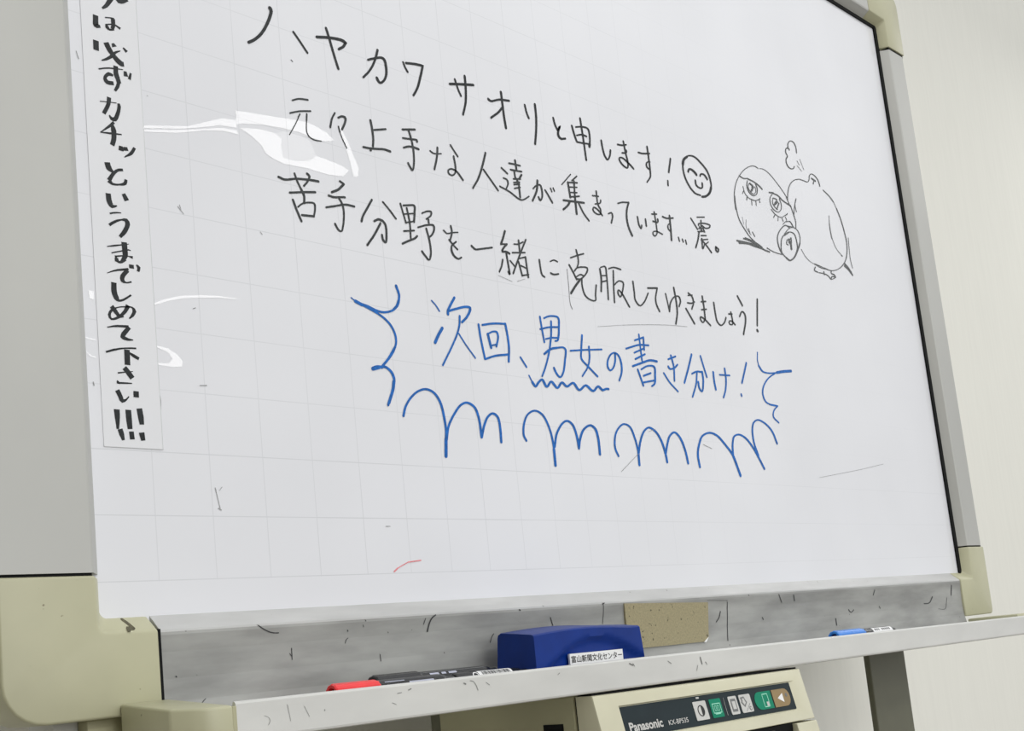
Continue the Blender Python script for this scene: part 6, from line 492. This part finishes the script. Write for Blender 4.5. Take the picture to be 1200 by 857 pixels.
# bottom left
zb = -0.0985
def blc(sx, xo, xe, xi, xin, zt, zbm, z_in, r=0.030):
    """corner cap of the foot of the board; sx=1 left, -1 right; xe = where it meets the rail"""
    a = arc(xo+sx*r, zbm+r, r, 180, 270) if sx > 0 else arc(xo-r, zbm+r, r, 0, -90)
    f = [(xo, zt)] + a + [(xe, zbm), (xe, z_in)]
    ir = 0.005
    ins = [(xi+sx*ir, z_in), (xi+sx*ir*0.3, z_in+ir*0.3), (xi, z_in+ir)]
    f += ins + [(xi, zt)]
    b = [(xo, zt)] + a + [(xe, zbm), (xe, ZB)]
    b += [(xin+sx*ir, ZB), (xin+sx*ir*0.3, ZB+ir*0.3), (xin, ZB+ir)] + [(xin, zt)]
    return f, b
def cap_mesh(f, b, depth_in=0.0):
    # front plate, bevelled inner edges down to the sheet, then straight back
    bm = nb()
    A = [bm.verts.new((p[0], YF-0.001, p[1])) for p in f]
    B = [bm.verts.new((p[0], -0.0006, p[1])) for p in b]
    D = [bm.verts.new((p[0], 0.032, p[1])) for p in b]
    n = len(f); bm.faces.new(A); bm.faces.new(D)
    for i in range(n):
        j = (i+1) % n
        bm.faces.new((A[i], A[j], B[j], B[i])); bm.faces.new((B[i], B[j], D[j], D[i]))
    return bm
f, b = blc(1, OX0, -0.0118, FX0, XL, 0.0035, -0.0985, FZ0)
obj('corner_cap', cap_mesh(f, b), M_cream, wb, smooth=True, bevel=0.0022, seg=3, label='cream plastic cap, bottom left corner')
f, b = blc(-1, OX1+0.001, 1.3468, FX1, XG, 0.0130, -0.0955, FZ0, r=0.008)
obj('corner_cap', cap_mesh(f, b), M_cream, wb, smooth=True, bevel=0.0018, seg=3, label='cream plastic cap, bottom right corner')
for (xo, xi, xin, xe, sx) in ((OX1+0.001, FX1, XG, 1.3400, -1), (OX0, FX0, XL, 0.0045, 1)):
    a = [(xo, OZ1-0.012), (xo+sx*0.004, OZ1-0.004), (xo+sx*0.012, OZ1+0.001)]
    f = [(xo, 0.8605)] + a + [(xe, OZ1+0.001), (xe, FZ1), (xi+sx*0.003, FZ1), (xi, FZ1-0.003), (xi, 0.8605)]
    b = [(xo, 0.8605)] + a + [(xe, OZ1+0.001), (xe, ZG), (xin+sx*0.003, ZG), (xin, ZG-0.003), (xin, 0.8605)]
    lean(obj('corner_cap', cap_mesh(f, b), M_cream, wb, smooth=True, bevel=0.0015, seg=2, label='cream plastic cap, top corner'))
# back of the board and brackets
bm = nb(); box(bm, OX0+0.01, OX1-0.01, 0.0315, 0.045, -0.09, OZ1-0.01); obj('back_panel', bm, M_frame, wb)
bm = nb(); box(bm, -0.0640, -0.0330, -0.004, 0.040, -0.135, -0.0985); obj('bracket', bm, M_cream3, wb, bevel=0.001)
bm = nb(); box(bm, -0.0830, -0.0640, 0.010, 0.050, -0.160, -0.0975); obj('bracket', bm, M_frame, wb, bevel=0.001)

# tray
TT = -0.0058      # the tray sags slightly towards the right
Zt = -0.0955
prof = [(-0.1005, Zt-0.0270), (-0.1010, Zt-0.0255), (-0.1010, Zt-0.0020), (-0.1002, Zt-0.0006), (-0.0988, Zt), (-0.0975, Zt-0.0006), (-0.0968, Zt-0.0022), (-0.0962, Zt-0.0100), (-0.0940, Zt-0.0112),
        (-0.0166, Zt-0.0112), (-0.0166, Zt-0.0135), (-0.0970, Zt-0.0135), (-0.0985, Zt-0.0277)]
bm = nb(); prism(bm, prof, -0.0040, 1.400); tray = obj('tray', bm, M_tray, wb, tilt=TT, label='pale grey pen tray with a scuffed front lip')
def tray_cap(xs, sx, top0, top1, name='tray_end_cap'):
    x_in, x_out = xs
    P = [(x_in, -0.0167), (x_in, -0.1030), (x_in-sx*0.014, -0.1028), (x_in-sx*0.022, -0.1000), (x_in-sx*0.029, -0.0940), (x_out, -0.0850), (x_out, -0.0167)]
    bm = nb(); A = []; B = []
    for x, y in P:
        t = (-0.0165-y)/0.0865
        A.append(bm.verts.new((x, y, top0+(top1-top0)*t))); B.append(bm.verts.new((x, y, -0.129)))
    n = len(P); bm.faces.new(A); bm.faces.new(B)
    for i in range(n): bm.faces.new((A[i], A[(i+1) % n], B[(i+1) % n], B[i]))
    return obj(name, bm, M_cream, wb, smooth=True, bevel=0.0022, seg=3)
tray_cap((-0.0070, -0.0455), 1, -0.0895, -0.0978).__setitem__('label', 'cream end cap of the tray, left')
bm = nb(); box(bm, -0.0072, -0.0038, -0.1018, -0.0167, -0.1280, -0.0985); obj('joint', bm, M_cream3, wb, bevel=0.0005)
bm = nb(); prism(bm, [(1.3480, -0.0168), (1.3480, -0.0958), (1.4030, -0.0958), (1.4330, -0.0600), (1.4330, -0.0168)], -0.130, -0.1000, 'z')
obj('tray_end_cap', bm, M_cream, wb, smooth=True, bevel=0.002, seg=2, label='cream end cap of the tray, right')

# stand: two posts down to the floor with feet
for x0, x1 in ((0.385, 0.493), (1.149, 1.258)):
    bm = nb(); box(bm, x0, x1, 0.050, 0.060, -Z0+0.04, 0.40)
    if x0 < 1: 
        bm.free(); bm = nb(); box(bm, x0, x1, 0.1160, 0.150, -Z0+0.04, 0.40)
    obj('stand_post', bm, M_post, wb, bevel=0.002)
    xm = (x0+x1)/2
    bm = nb(); box(bm, xm-0.03, xm+0.03, -0.30, 0.38, -Z0, -Z0+0.04); obj('stand_foot', bm, M_post, wb, bevel=0.004)
bm = nb(); box(bm, 0.30, 1.30, 0.045, 0.050, 0.10, 0.20); box(bm, 0.385, 0.493, 0.05, 0.116, 0.10, 0.20); obj('cross_bar', bm, M_post, wb)

# tape residue on the rail
rb = nb(); pts = [(0.5262, -0.0412), (0.6765, -0.0462), (0.6700, -0.0850), (0.6655, -0.0895), (0.6630, -0.0905), (0.545, -0.0900), (0.5262, -0.0900)]
loft(rb, pts, pts, -0.0162, -0.0130)
obj('tape_residue', rb, M_residue, wb, label='brown patch of old tape residue')
bm = nb(); pts = [(0.6655, -0.0898), (0.6632, -0.0912), (0.6600, -0.0908), (0.6690, -0.0858)]; loft(bm, pts, pts, -0.0166, -0.0140)
obj('tape_residue', bm, M_label, wb, label='white scrap at the corner of the residue')

# handwriting
written('handwritten_line', STROKES['line1'], M_ink, wb, label='black handwritten line, topmost, beginning the note')
ink('smiley_face', STROKES['smiley'][0], M_ink, wb, label='small smiling face drawn at the end of the top line')
written('handwritten_line', STROKES['line2'], M_ink2, wb, label='second handwritten line, black, partly under the glare')
written('handwritten_line', STROKES['line3'], M_ink2, wb, label='third handwritten line, black, ending in an exclamation mark')
ink('doodle', STROKES['doodle'][0], M_ink3, wb, wk=0.8, label='thin grey doodle of a round animal with large eyes and a snout')
written('handwritten_line', STROKES['blue'], M_blue, wb, label='blue handwritten line inside a bubble of curved strokes')
ink('wavy_underline', STROKES['wavy'][0], M_blue, wb, label='wavy blue underline')
written('speech_bubble', STROKES['bubble'], M_blue, wb, piece='bubble_stroke', label='blue curved strokes around the blue line')
ink('ink_specks', STROKES['smear'][0], M_smear, wb, wk=1.2, kind='stuff')
ink('stray_stroke', STROKES['redmark'][0], M_red, wb, label='pink leftover stroke near the foot of the sheet')
RP = ((-0.200, -0.0166), (-0.104, -0.0166), (-0.092, -0.0141), (-0.075, -0.0133), (-0.055, -0.0139), (-0.0423, -0.0151), (-0.0393, -0.0146), (-0.0373, -0.0126), (-0.0265, -0.0001))
def on_rail(x, z, k):
    for (z0, y0), (z1, y1) in zip(RP, RP[1:]):
        if z <= z1: return (x, y0+(y1-y0)*(z-z0)/(z1-z0)-0.00025, z)
    return (x, -0.0003, z)
ink('pen_marks', STROKES['rail_marks'][0], M_mark, wb, kind='stuff', label='stray pen marks on the lower rail', place=on_rail)
def on_cap(x, z, k):
    return (x, (YF-0.001 if z < FZ0 else YF-0.001+(0.0165)*(z-FZ0)/(ZB-FZ0))-0.0007, z)
ink('cap_mark', STROKES['cap_mark'][0], M_capmark, wb, label='brown worn mark on the lower left cap', place=on_cap)
ink('pen_marks', STROKES['tray_marks'][0], M_tmark, wb, y=-0.1013, wk=1.1, kind='stuff', label='stray pen marks on the tray lip')

# ---------------- paper sign ----------------
sg = empty('paper_sign', (-0.0145, -0.0002, Z0+0.102), 'narrow vertical white paper strip with thick black brush writing, left on the board', 'sign')
SX, SZ = -0.0145, 0.102
bm = nb(); box(bm, -0.0385-SX, 0.0098-SX, -0.0003, -0.00005, 0, 0.56); obj('paper', bm, M_paper, sg)
bm = nb(); box(bm, 0.0093-SX, 0.0099-SX, -0.00035, -0.00005, 0, 0.56); box(bm, -0.0385-SX, 0.0099-SX, -0.00035, -0.00005, -0.0002, 0.0003)
obj('paper_edge', bm, M_pedge, sg)
written('brush_writing', STROKES['sign'], M_brush, sg, place=lambda x, z, k: (x-SX, -0.0005-k*2e-6, z-SZ), chisel=True)

# ---------------- printer under the tray ----------------
PX, TM = 0.3655, -0.0095
pr = empty('printer', (PX, 0, Z0), 'cream printer unit hanging under the tray with a dark button panel', 'printer')
W = 0.3525; SL = 0.22; YP, ZP = -0.1000, -0.1275
def pf(x, z, off=0.0):    # point on the sloping front
    return (x-PX, YP+SL*(z-ZP)-off, z)
# front cover with recessed panel
bm = nb()
zt, zs = -0.1276, -0.1830
px0, px1, pz0, pz1 = 0.3985-PX, 0.6900-PX, -0.1702, -0.1408
def P(x, z, off=0.0): return bm.verts.new((x, YP+SL*(z-ZP)-off, z))
c = 0.0022
O = [P(c, zt-c), P(W-c, zt-c), P(W-c, zs+c*0.4), P(c, zs+c*0.4)]
Q = [P(c*0.3, zt-c*0.3, -c*0.3), P(W-c*0.3, zt-c*0.3, -c*0.3), P(W-c*0.3, zs+c*0.1, -c*0.3), P(c*0.3, zs+c*0.1, -c*0.3)]
E = [P(0, zt, -c), P(W, zt, -c), P(W, zs, -c), P(0, zs, -c)]
I = [P(px0-0.001, pz1+0.0012), P(px1+0.0075, pz1+0.0012), P(px1+0.0065, pz0-0.0012), P(px0-0.001, pz0-0.0012)]
K = [P(px0, pz1, -0.0022), P(px1, pz1, -0.0022), P(px1, pz0, -0.0022), P(px0, pz0, -0.0022)]
Bk = [bm.verts.new((x, -0.0795, z)) for x, z in ((0, zt), (W, zt), (W, zs), (0, zs))]
for A_, B_ in ((O, I), (I, K), (Q, O), (E, Q), (Bk, E)):
    for i in range(4):
        j = (i+1) % 4; bm.faces.new((A_[i], A_[j], B_[j], B_[i]))
bm.faces.new(K); bm.faces.new(Bk)
fc = obj('front_cover', bm, M_cream2, pr, smooth=True, tilt=TM)
# lower part of the front with the paper slot
bm = nb(); prism(bm, [(-0.1135, -0.1850), (-0.1165, -0.1990), (-0.1240, -0.3200), (-0.0795, -0.3200), (-0.0795, -0.1850)], 0.312, W, 'x')
prism(bm, [(-0.1145, -0.1950), (-0.1165, -0.1990), (-0.1240, -0.3200), (-0.0795, -0.3200), (-0.0795, -0.1950)], 0.0, 0.3115, 'x')
obj('lower_cover', bm, M_cream2, pr, bevel=0.001, tilt=TM)
bm = nb(); box(bm, 0.215, 0.311, -0.108, -0.0795, -0.1960, -0.1840); obj('paper_slot', bm, M_black, pr, tilt=TM)
bm = nb(); box(bm, 0.235, 0.270, -0.112, -0.108, -0.1900, -0.1885); box(bm, 0.010, 0.213, -0.1100, -0.0795, -0.1948, -0.1840); obj('slot_guide', bm, M_cream3, pr, tilt=TM)
bm = nb(); box(bm, 0.003, W-0.003, -0.0970, -0.0800, -0.1278, -0.1258); obj('gap_shade', bm, M_black, pr, tilt=TM)  # black strip standing in for the shade between tray and cover
# housing behind
bm = nb(); box(bm, 0.0, W, -0.0765, 0.1130, -0.32, -0.1265); obj('housing', bm, M_cream3, pr, bevel=0.002, tilt=TM)
bm = nb(); box(bm, 0.002, W-0.002, -0.0797, -0.0763, -0.318, -0.1285); obj('joint', bm, M_black, pr, tilt=TM)
bm = nb(); box(bm, -0.0006, 0.001, -0.0605, -0.0350, -0.185, -0.1515); obj('side_slot', bm, M_black, pr, tilt=TM)
# panel plate and buttons
def plate(name, outline, off, th, m, parent, label=None, z_is_local=True):
    bm = nb()
    A = [bm.verts.new((x-PX, YP+SL*(z-ZP)+0.0022-off, z+TM*(x-PX))) for x, z in outline]
    B = [bm.verts.new((x-PX, YP+SL*(z-ZP)+0.0022-off+th, z+TM*(x-PX))) for x, z in outline]
    n = len(outline); bm.faces.new(A); bm.faces.new(B)
    for i in range(n): bm.faces.new((A[i], A[(i+1) % n], B[(i+1) % n], B[i]))
    return obj(name, bm, m, parent, label=label)
def rr(x0, x1, z0, z1, r, n=3):
    return arc(x1-r, z1-r, r, 0, 90, n) + arc(x0+r, z1-r, r, 90, 180, n) + arc(x0+r, z0+r, r, 180, 270, n) + arc(x1-r, z0+r, r, 270, 360, n)
pp = plate('button_panel', rr(0.3988, 0.6897, -0.1699, -0.1411, 0.0008, 1), 0.0006, 0.0005, M_panel, pr)
zb0, zb1 = -0.1650, -0.1464       # rows of buttons, before the tilt
b1 = plate('button', rr(0.5094, 0.5306, zb0, zb1, 0.0012), 0.0011, 0.0005, M_btn, pr, 'grey contrast button')
def disc(cx, cz, rx, rz, a0=0, a1=360, n=18):
    return [(cx+rx*math.cos(math.radians(a0+(a1-a0)*i/n)), cz+rz*math.sin(math.radians(a0+(a1-a0)*i/n))) for i in range(n+(0 if a1-a0 == 360 else 1))]
plate('contrast_symbol', disc(0.5200, -0.1558, 0.0056, 0.0056), 0.0013, 0.0002, M_print, b1)
plate('contrast_symbol', disc(0.5200, -0.1558, 0.0046, 0.0046, 90, 270), 0.0015, 0.0002, M_btn, b1)
b2 = plate('button', rr(0.5366, 0.5560, zb0, zb1, 0.0010), 0.0011, 0.0005, M_green, pr, 'square green button with a screen symbol')
def frame(name, x0, x1, z0, z1, t, m, par, off=0.0013):
    bm = nb()
    for (a, b_, c, d) in ((x0, x1, z0, z0+t), (x0, x1, z1-t, z1), (x0, x0+t, z0, z1), (x1-t, x1, z0, z1)):
        vs = [bm.verts.new((x-PX, YP+SL*(z-ZP)+0.0022-off, z+TM*(x-PX))) for x, z in ((a, c), (b_, c), (b_, d), (a, d))]
        bm.faces.new(vs)
    return obj(name, bm, m, par)
frame('screen_symbol', 0.5395, 0.5535, -0.1608, -0.1507, 0.0009, M_pgreen, b2)
plate('screen_symbol', [(0.5420, -0.1618), (0.5505, -0.1618), (0.5505, -0.1609), (0.5420, -0.1609)], 0.0013, 0.0002, M_pgreen, b2)
frame('screen_symbol', 0.5425, 0.5458, -0.1585, -0.1530, 0.0006, M_pgreen, b2)
frame('screen_symbol', 0.5468, 0.5505, -0.1585, -0.1530, 0.0006, M_pgreen, b2)
plate('divider', [(0.5620, -0.1645), (0.5623, -0.1645), (0.5623, -0.1468), (0.5620, -0.1468)], 0.0009, 0.0002, M_btn, pp)
b3 = plate('button', rr(0.5695, 0.5842, zb0, zb1, 0.0016), 0.0011, 0.0005, M_btn, pr, 'narrow grey button with a sheet symbol')
plate('sheet_symbol', rr(0.5722, 0.5815, -0.1622, -0.1490, 0.0008), 0.0013, 0.0002, M_grey, b3)
plate('sheet_symbol', rr(0.5740, 0.5797, -0.1596, -0.1516, 0.0005), 0.0015, 0.0002, M_btn, b3)
b4 = plate('button', rr(0.5887, 0.6092, zb0, zb1, 0.0016), 0.0011, 0.0005, M_btn, pr, 'wide grey button with an arrow symbol')
plate('arrow_symbol', [(0.5905, -0.1490), (0.5975, -0.1484), (0.5990, -0.1520), (0.6008, -0.1545), (0.5955, -0.1592), (0.5905, -0.1545), (0.5918, -0.1520)], 0.0013, 0.0002, M_grey, b4)
plate('arrow_symbol', [(0.5926, -0.1505), (0.5962, -0.1501), (0.5972, -0.1532), (0.5982, -0.1545), (0.5953, -0.1572), (0.5925, -0.1542), (0.5936, -0.1525)], 0.0015, 0.0002, M_btn, b4)
plate('arrow_symbol', [(0.5960, -0.1636), (0.5966, -0.1636), (0.6060, -0.1560), (0.6054, -0.1560)], 0.0013, 0.0002, M_grey, b4)
plate('arrow_symbol', disc(0.6046, -0.1612, 0.0022, 0.0022), 0.0013, 0.0002, M_grey, b4)
plate('arrow_symbol', disc(0.6046, -0.1612, 0.0013, 0.0013), 0.0015, 0.0002, M_btn, b4)
gp = [(0.6480, zb1), (0.6250, zb1)] + arc(0.6250, (zb0+zb1)/2, 0.0093, 90, 270, 8)[1:-1] + [(0.6250, zb0), (0.6480, zb0)]
b5 = plate('button', gp, 0.0011, 0.0005, M_green, pr, 'round ended green button with a sheet symbol')
frame('sheet_symbol', 0.6305, 0.6410, -0.1630, -0.1487, 0.0010, M_pgreen, b5)
plate('sheet_symbol', [(0.6360, -0.1625), (0.6405, -0.1625), (0.6405, -0.1575), (0.6360, -0.1575)], 0.0013, 0.0002, M_btn, b5)
bp_ = [(0.6505, zb0)] + arc(0.6740, (zb0+zb1)/2, 0.0093, -90, 90, 8) + [(0.6505, zb1)]
b6 = plate('button', bp_, 0.0011, 0.0005, M_brown, pr, 'brown start button with a pale triangle')
plate('triangle_symbol', [(0.6588, -0.1558), (0.6695, -0.1510), (0.6695, -0.1608)], 0.0013, 0.0002, M_label, b6)
plate('worn_spot', disc(0.6765, -0.1535, 0.0022, 0.0022, n=8), 0.0013, 0.0002, M_grey, b6)
plate('indicator_lamp', rr(0.5172, 0.5222, -0.1438, -0.1422, 0.0004, 1), 0.0010, 0.0003, M_btn, pr)
ca, sa = 1/math.hypot(1, SL), SL/math.hypot(1, SL)
def lay(x, z, off=0.0010):
    # text lies on the sloping panel, baseline along x with the printer's tilt
    ex = Vector((1, 0, TM)).normalized(); ez = Vector((0, SL, 1)).normalized()
    Mx = Matrix.Identity(4); nrm = ex.cross(ez)
    for i in range(3): Mx[i][0] = ex[i]; Mx[i][1] = ez[i]; Mx[i][2] = nrm[i]
    Mx[0][3], Mx[1][3], Mx[2][3] = x-PX, YP+SL*(z-ZP)+0.0022-off, z+TM*(x-PX)
    return Mx
text('lettering', 'Panasonic', M_btn, pp, 0.0495, 0.0088, lay(0.4060, -0.1648), bold=0.03)
text('lettering', 'KX-BP535', M_btn, pp, 0.0310, 0.0048, lay(0.4645, -0.1644), bold=0.006)

# ---------------- eraser ----------------
EX, EY, EZ = 0.3115, -0.0600, Zt-0.0112+TT*0.3115+0.0001
er = empty('whiteboard_eraser', (EX, EY, Z0+EZ), 'blue plastic whiteboard eraser with a white name label, lying in the tray', 'eraser')
er.rotation_euler = (0, -math.atan((-0.0058)), 0)
bm = nb(); NX, NZ = 30, 10; Wd = 0.1535
def ztop(u): return (-0.0690 + 0.0030*math.sin(math.pi*min(u*1.12, 1)) + 0.0012*u) - EZ
rows = []
for i in range(NX+1):
    u = i/NX
    row = []
    for j in range(NZ+1):
        t = j/NZ
        x = Wd*u - 0.0035*t*(max(0, u-0.5)*2)**2
        z = 0.0045 + (ztop(u)-0.0045)*t
        y = -0.0260
        arch = 0.80 - 3.1*(u-0.56)**2
        if t < arch: y += 0.0045*min(1, (arch-t)*9)
        y += 0.0015*(1-t)*0
        row.append(bm.verts.new((x, y, z)))
    rows.append(row)
for i in range(NX):
    for j in range(NZ): bm.faces.new((rows[i][j], rows[i+1][j], rows[i+1][j+1], rows[i][j+1]))
# top strip: small round, slope up to the back, round, down the back
prev = [r[-1] for r in rows]
for dy, dz in ((-0.0246, 0.0012), (-0.0225, 0.0018), (-0.005, 0.0040), (0.0200, 0.0062), (0.0232, 0.0048), (0.0245, 0.0020)):
    cur = []
    for i, r in enumerate(rows):
        x = r[-1].co.x; e = 0.0
        if dy > 0.018: x = min(max(x, 0.004), Wd-0.008)
        cur.append(bm.verts.new((x, dy, r[-1].co.z+dz)))
    for i in range(NX): bm.faces.new((prev[i], prev[i+1], cur[i+1], cur[i]))
    if dy == -0.0246: first = cur
    prev = cur
    if dy < 0: pass
back = [bm.verts.new((r[-1].co.x, 0.0250, 0.0045)) for r in rows]
for i in range(NX): bm.faces.new((prev[i], prev[i+1], back[i+1], back[i]))
for i in range(NX): bm.faces.new((back[i], back[i+1], rows[i+1][0], rows[i][0]))
bmesh.ops.holes_fill(bm, edges=[e for e in bm.edges if len(e.link_faces) == 1], sides=0)
obj('body', bm, M_eraser, er, smooth=True)
bm = nb(); box(bm, 0.002, Wd-0.002, -0.0225, 0.0235, 0.0, 0.0046); obj('felt_pad', bm, M_felt, er)
LZ = -0.0875-EZ
bm = nb(); box(bm, 0.0445, 0.1200, -0.0263, -0.0240, LZ-0.0135, LZ); lb = obj('name_label', bm, M_label, er, label='white sticker with black lettering')
Mx = Matrix.Identity(4)
for i, v in enumerate(((1, 0, 0), (0, 0, 1), (0, -1, 0))):
    for k in range(3): Mx[k][i] = v[k]
Mx[0][3], Mx[1][3], Mx[2][3] = 0.0462, -0.0265, LZ-0.0085
text('lettering', '\u5bcc\u5c71\u65b0\u805e\u6587\u5316\u30bb\u30f3\u30bf\u30fc', M_print, lb, 0.0722, 0.0066, Mx, bold=0.012)

# ---------------- pens ----------------
def lathe(bm, prof, n=20, flutes=0, fd=0.0):
    """profile (x, r) turned about the x axis"""
    rings = []
    for x, r in prof:
        rings.append([bm.verts.new((x, rr_*math.sin(2*math.pi*i/n), rr_*math.cos(2*math.pi*i/n)))
                      for i in range(n) for rr_ in ((r - (fd if (flutes and i % 2) else 0)) if r > 0.002 else r,)])
    for a, b_ in zip(rings, rings[1:]):
        for i in range(n): bm.faces.new((a[i], a[(i+1) % n], b_[(i+1) % n], b_[i]))
    bm.faces.new(rings[0]); bm.faces.new(rings[-1])
def band(bm, x0, x1, r, a0, a1, n=8):
    vs = [[bm.verts.new((x, r*math.sin(math.radians(a0+(a1-a0)*i/n)), r*math.cos(math.radians(a0+(a1-a0)*i/n)))) for i in range(n+1)] for x in (x0, x1)]
    for i in range(n): bm.faces.new((vs[0][i], vs[0][i+1], vs[1][i+1], vs[1][i]))
def pen(x0, x1, y, r, capcol, capin, label, cap_len=0.043, wraps=(), tip=None, rz=0.0, barrel=None):
    zf = Zt - 0.0112 + TT*(x0+x1)/2
    t = empty('marker_pen', (x0, y, Z0+zf+r), label, 'marker')
    t.rotation_euler = (0, -math.atan(TT), rz)
    L = x1-x0
    bm = nb(); lathe(bm, [(0.0045, r*0.62), (0.0, r*0.66), (0.0, r*0.90), (0.0012, r), (cap_len-0.002, r), (cap_len, r*0.95), (cap_len, r*0.8)], 24, flutes=1, fd=r*0.05)
    obj('cap', bm, capcol, t)
    bm = nb(); lathe(bm, [(0.0040, r*0.30), (0.0041, r*0.64)], 16); obj('cap_hollow', bm, capin, t)
    b_ = r*0.90
    bm = nb(); lathe(bm, [(cap_len-0.001, b_), (L-0.018, b_), (L-0.012, b_*0.9), (L-0.010, b_*0.72), (L-0.002, b_*0.70), (L, b_*0.5)], 24)
    br = obj('barrel', bm, barrel or M_blk, t, smooth=True)
    for (a, c, a0, a1, m, nm) in wraps:
        bm = nb(); band(bm, a, c, b_+0.0002, a0, a1); obj(nm, bm, m, br, smooth=True)
    if tip:
        bm = nb(); lathe(bm, [(L-0.001, b_*0.4), (L+0.003, b_*0.38), (L+0.004, b_*0.2)], 12); obj('end_plug', bm, tip, t)
    return t, br
# angles: 180..270 of sin/cos face the viewer (towards -y), 270..360 up
p1, br = pen(0.0930, 0.2185, -0.0790, 0.0083, M_redcap, M_redshade, 'red capped marker with black barrel at the left end of the tray', 0.0430,
    wraps=((0.046, 0.118, 272, 276, M_label, 'stripe'), (0.072, 0.098, 294, 304, M_pale, 'printed_band'), (0.048, 0.068, 312, 318, M_pale, 'printed_band')), tip=M_redcap)
p2, br = pen(0.1510, 0.2900, -0.0560, 0.0100, M_blk, M_blk, 'black marker with ridged black cap lying behind the red capped marker', 0.0480,
    wraps=((0.056, 0.066, 306, 320, M_pale, 'printed_band'), (0.069, 0.074, 306, 320, M_pale, 'printed_band'), (0.077, 0.086, 306, 320, M_pale, 'printed_band'), (0.050, 0.120, 326, 329, M_grey, 'stripe')))
p3, br = pen(0.2240, 0.3140, -0.0715, 0.0075, M_blk, M_blk, 'black marker with a white barcode label beside the blue eraser', 0.0200,
    wraps=((0.0260, 0.0660, 240, 375, M_label, 'barcode_label'), (0.0, 0.001, 0, 1, M_blk, 'stripe'),))
for i in range(26):
    a = 0.0300 + i*0.0013
    bm = nb(); band(bm, a, a+random.choice((0.0004, 0.0007, 0.0009)), 0.0075*0.90+0.0004, 300, 335, 3)
    if i == 0: bars = nb()
    for f in bm.faces:
        bars.faces.new([bars.verts.new(v.co) for v in f.verts])
    bm.free()
for i in range(34):
    a = 0.0285 + i*0.0010
    if random.random() < 0.75:
        band(bars, a, a+0.0006, 0.0075*0.90+0.0004, 272, 284, 2)
lbl = [o for o in br.children if o.name.startswith('barcode_label')][0]
obj('barcode', bars, M_print, lbl)
# round emblem on the third pen
bm = nb()
for i in range(20):
    a0, a1 = 2*math.pi*i/20, 2*math.pi*(i+1)/20
    R0, R1 = 0.0030, 0.0040
    def q(a, R):
        x = 0.0210 + R*math.cos(a)*0.9; th = math.radians(292) + R*math.sin(a)/0.0068
        return bm.verts.new((x, 0.0078*math.sin(th), 0.0078*math.cos(th)))
    bm.faces.new((q(a0, R0), q(a1, R0), q(a1, R1), q(a0, R1)))
obj('emblem', bm, M_label, br)
p4, br = pen(0.8370, 0.9870, -0.0790, 0.0090, M_bluecap, M_blueshade, 'bright blue capped marker near the right end of the tray', 0.0660,
    wraps=((0.085, 0.135, 285, 335, M_label, 'printed_band'),))
bm = nb()
for i in range(9):
    if i in (3,): continue
    band(bm, 0.090+i*0.0045, 0.0925+i*0.0045, 0.0090*0.90+0.0004, 300, 322, 2)
obj('printed_band', bm, M_print, br)
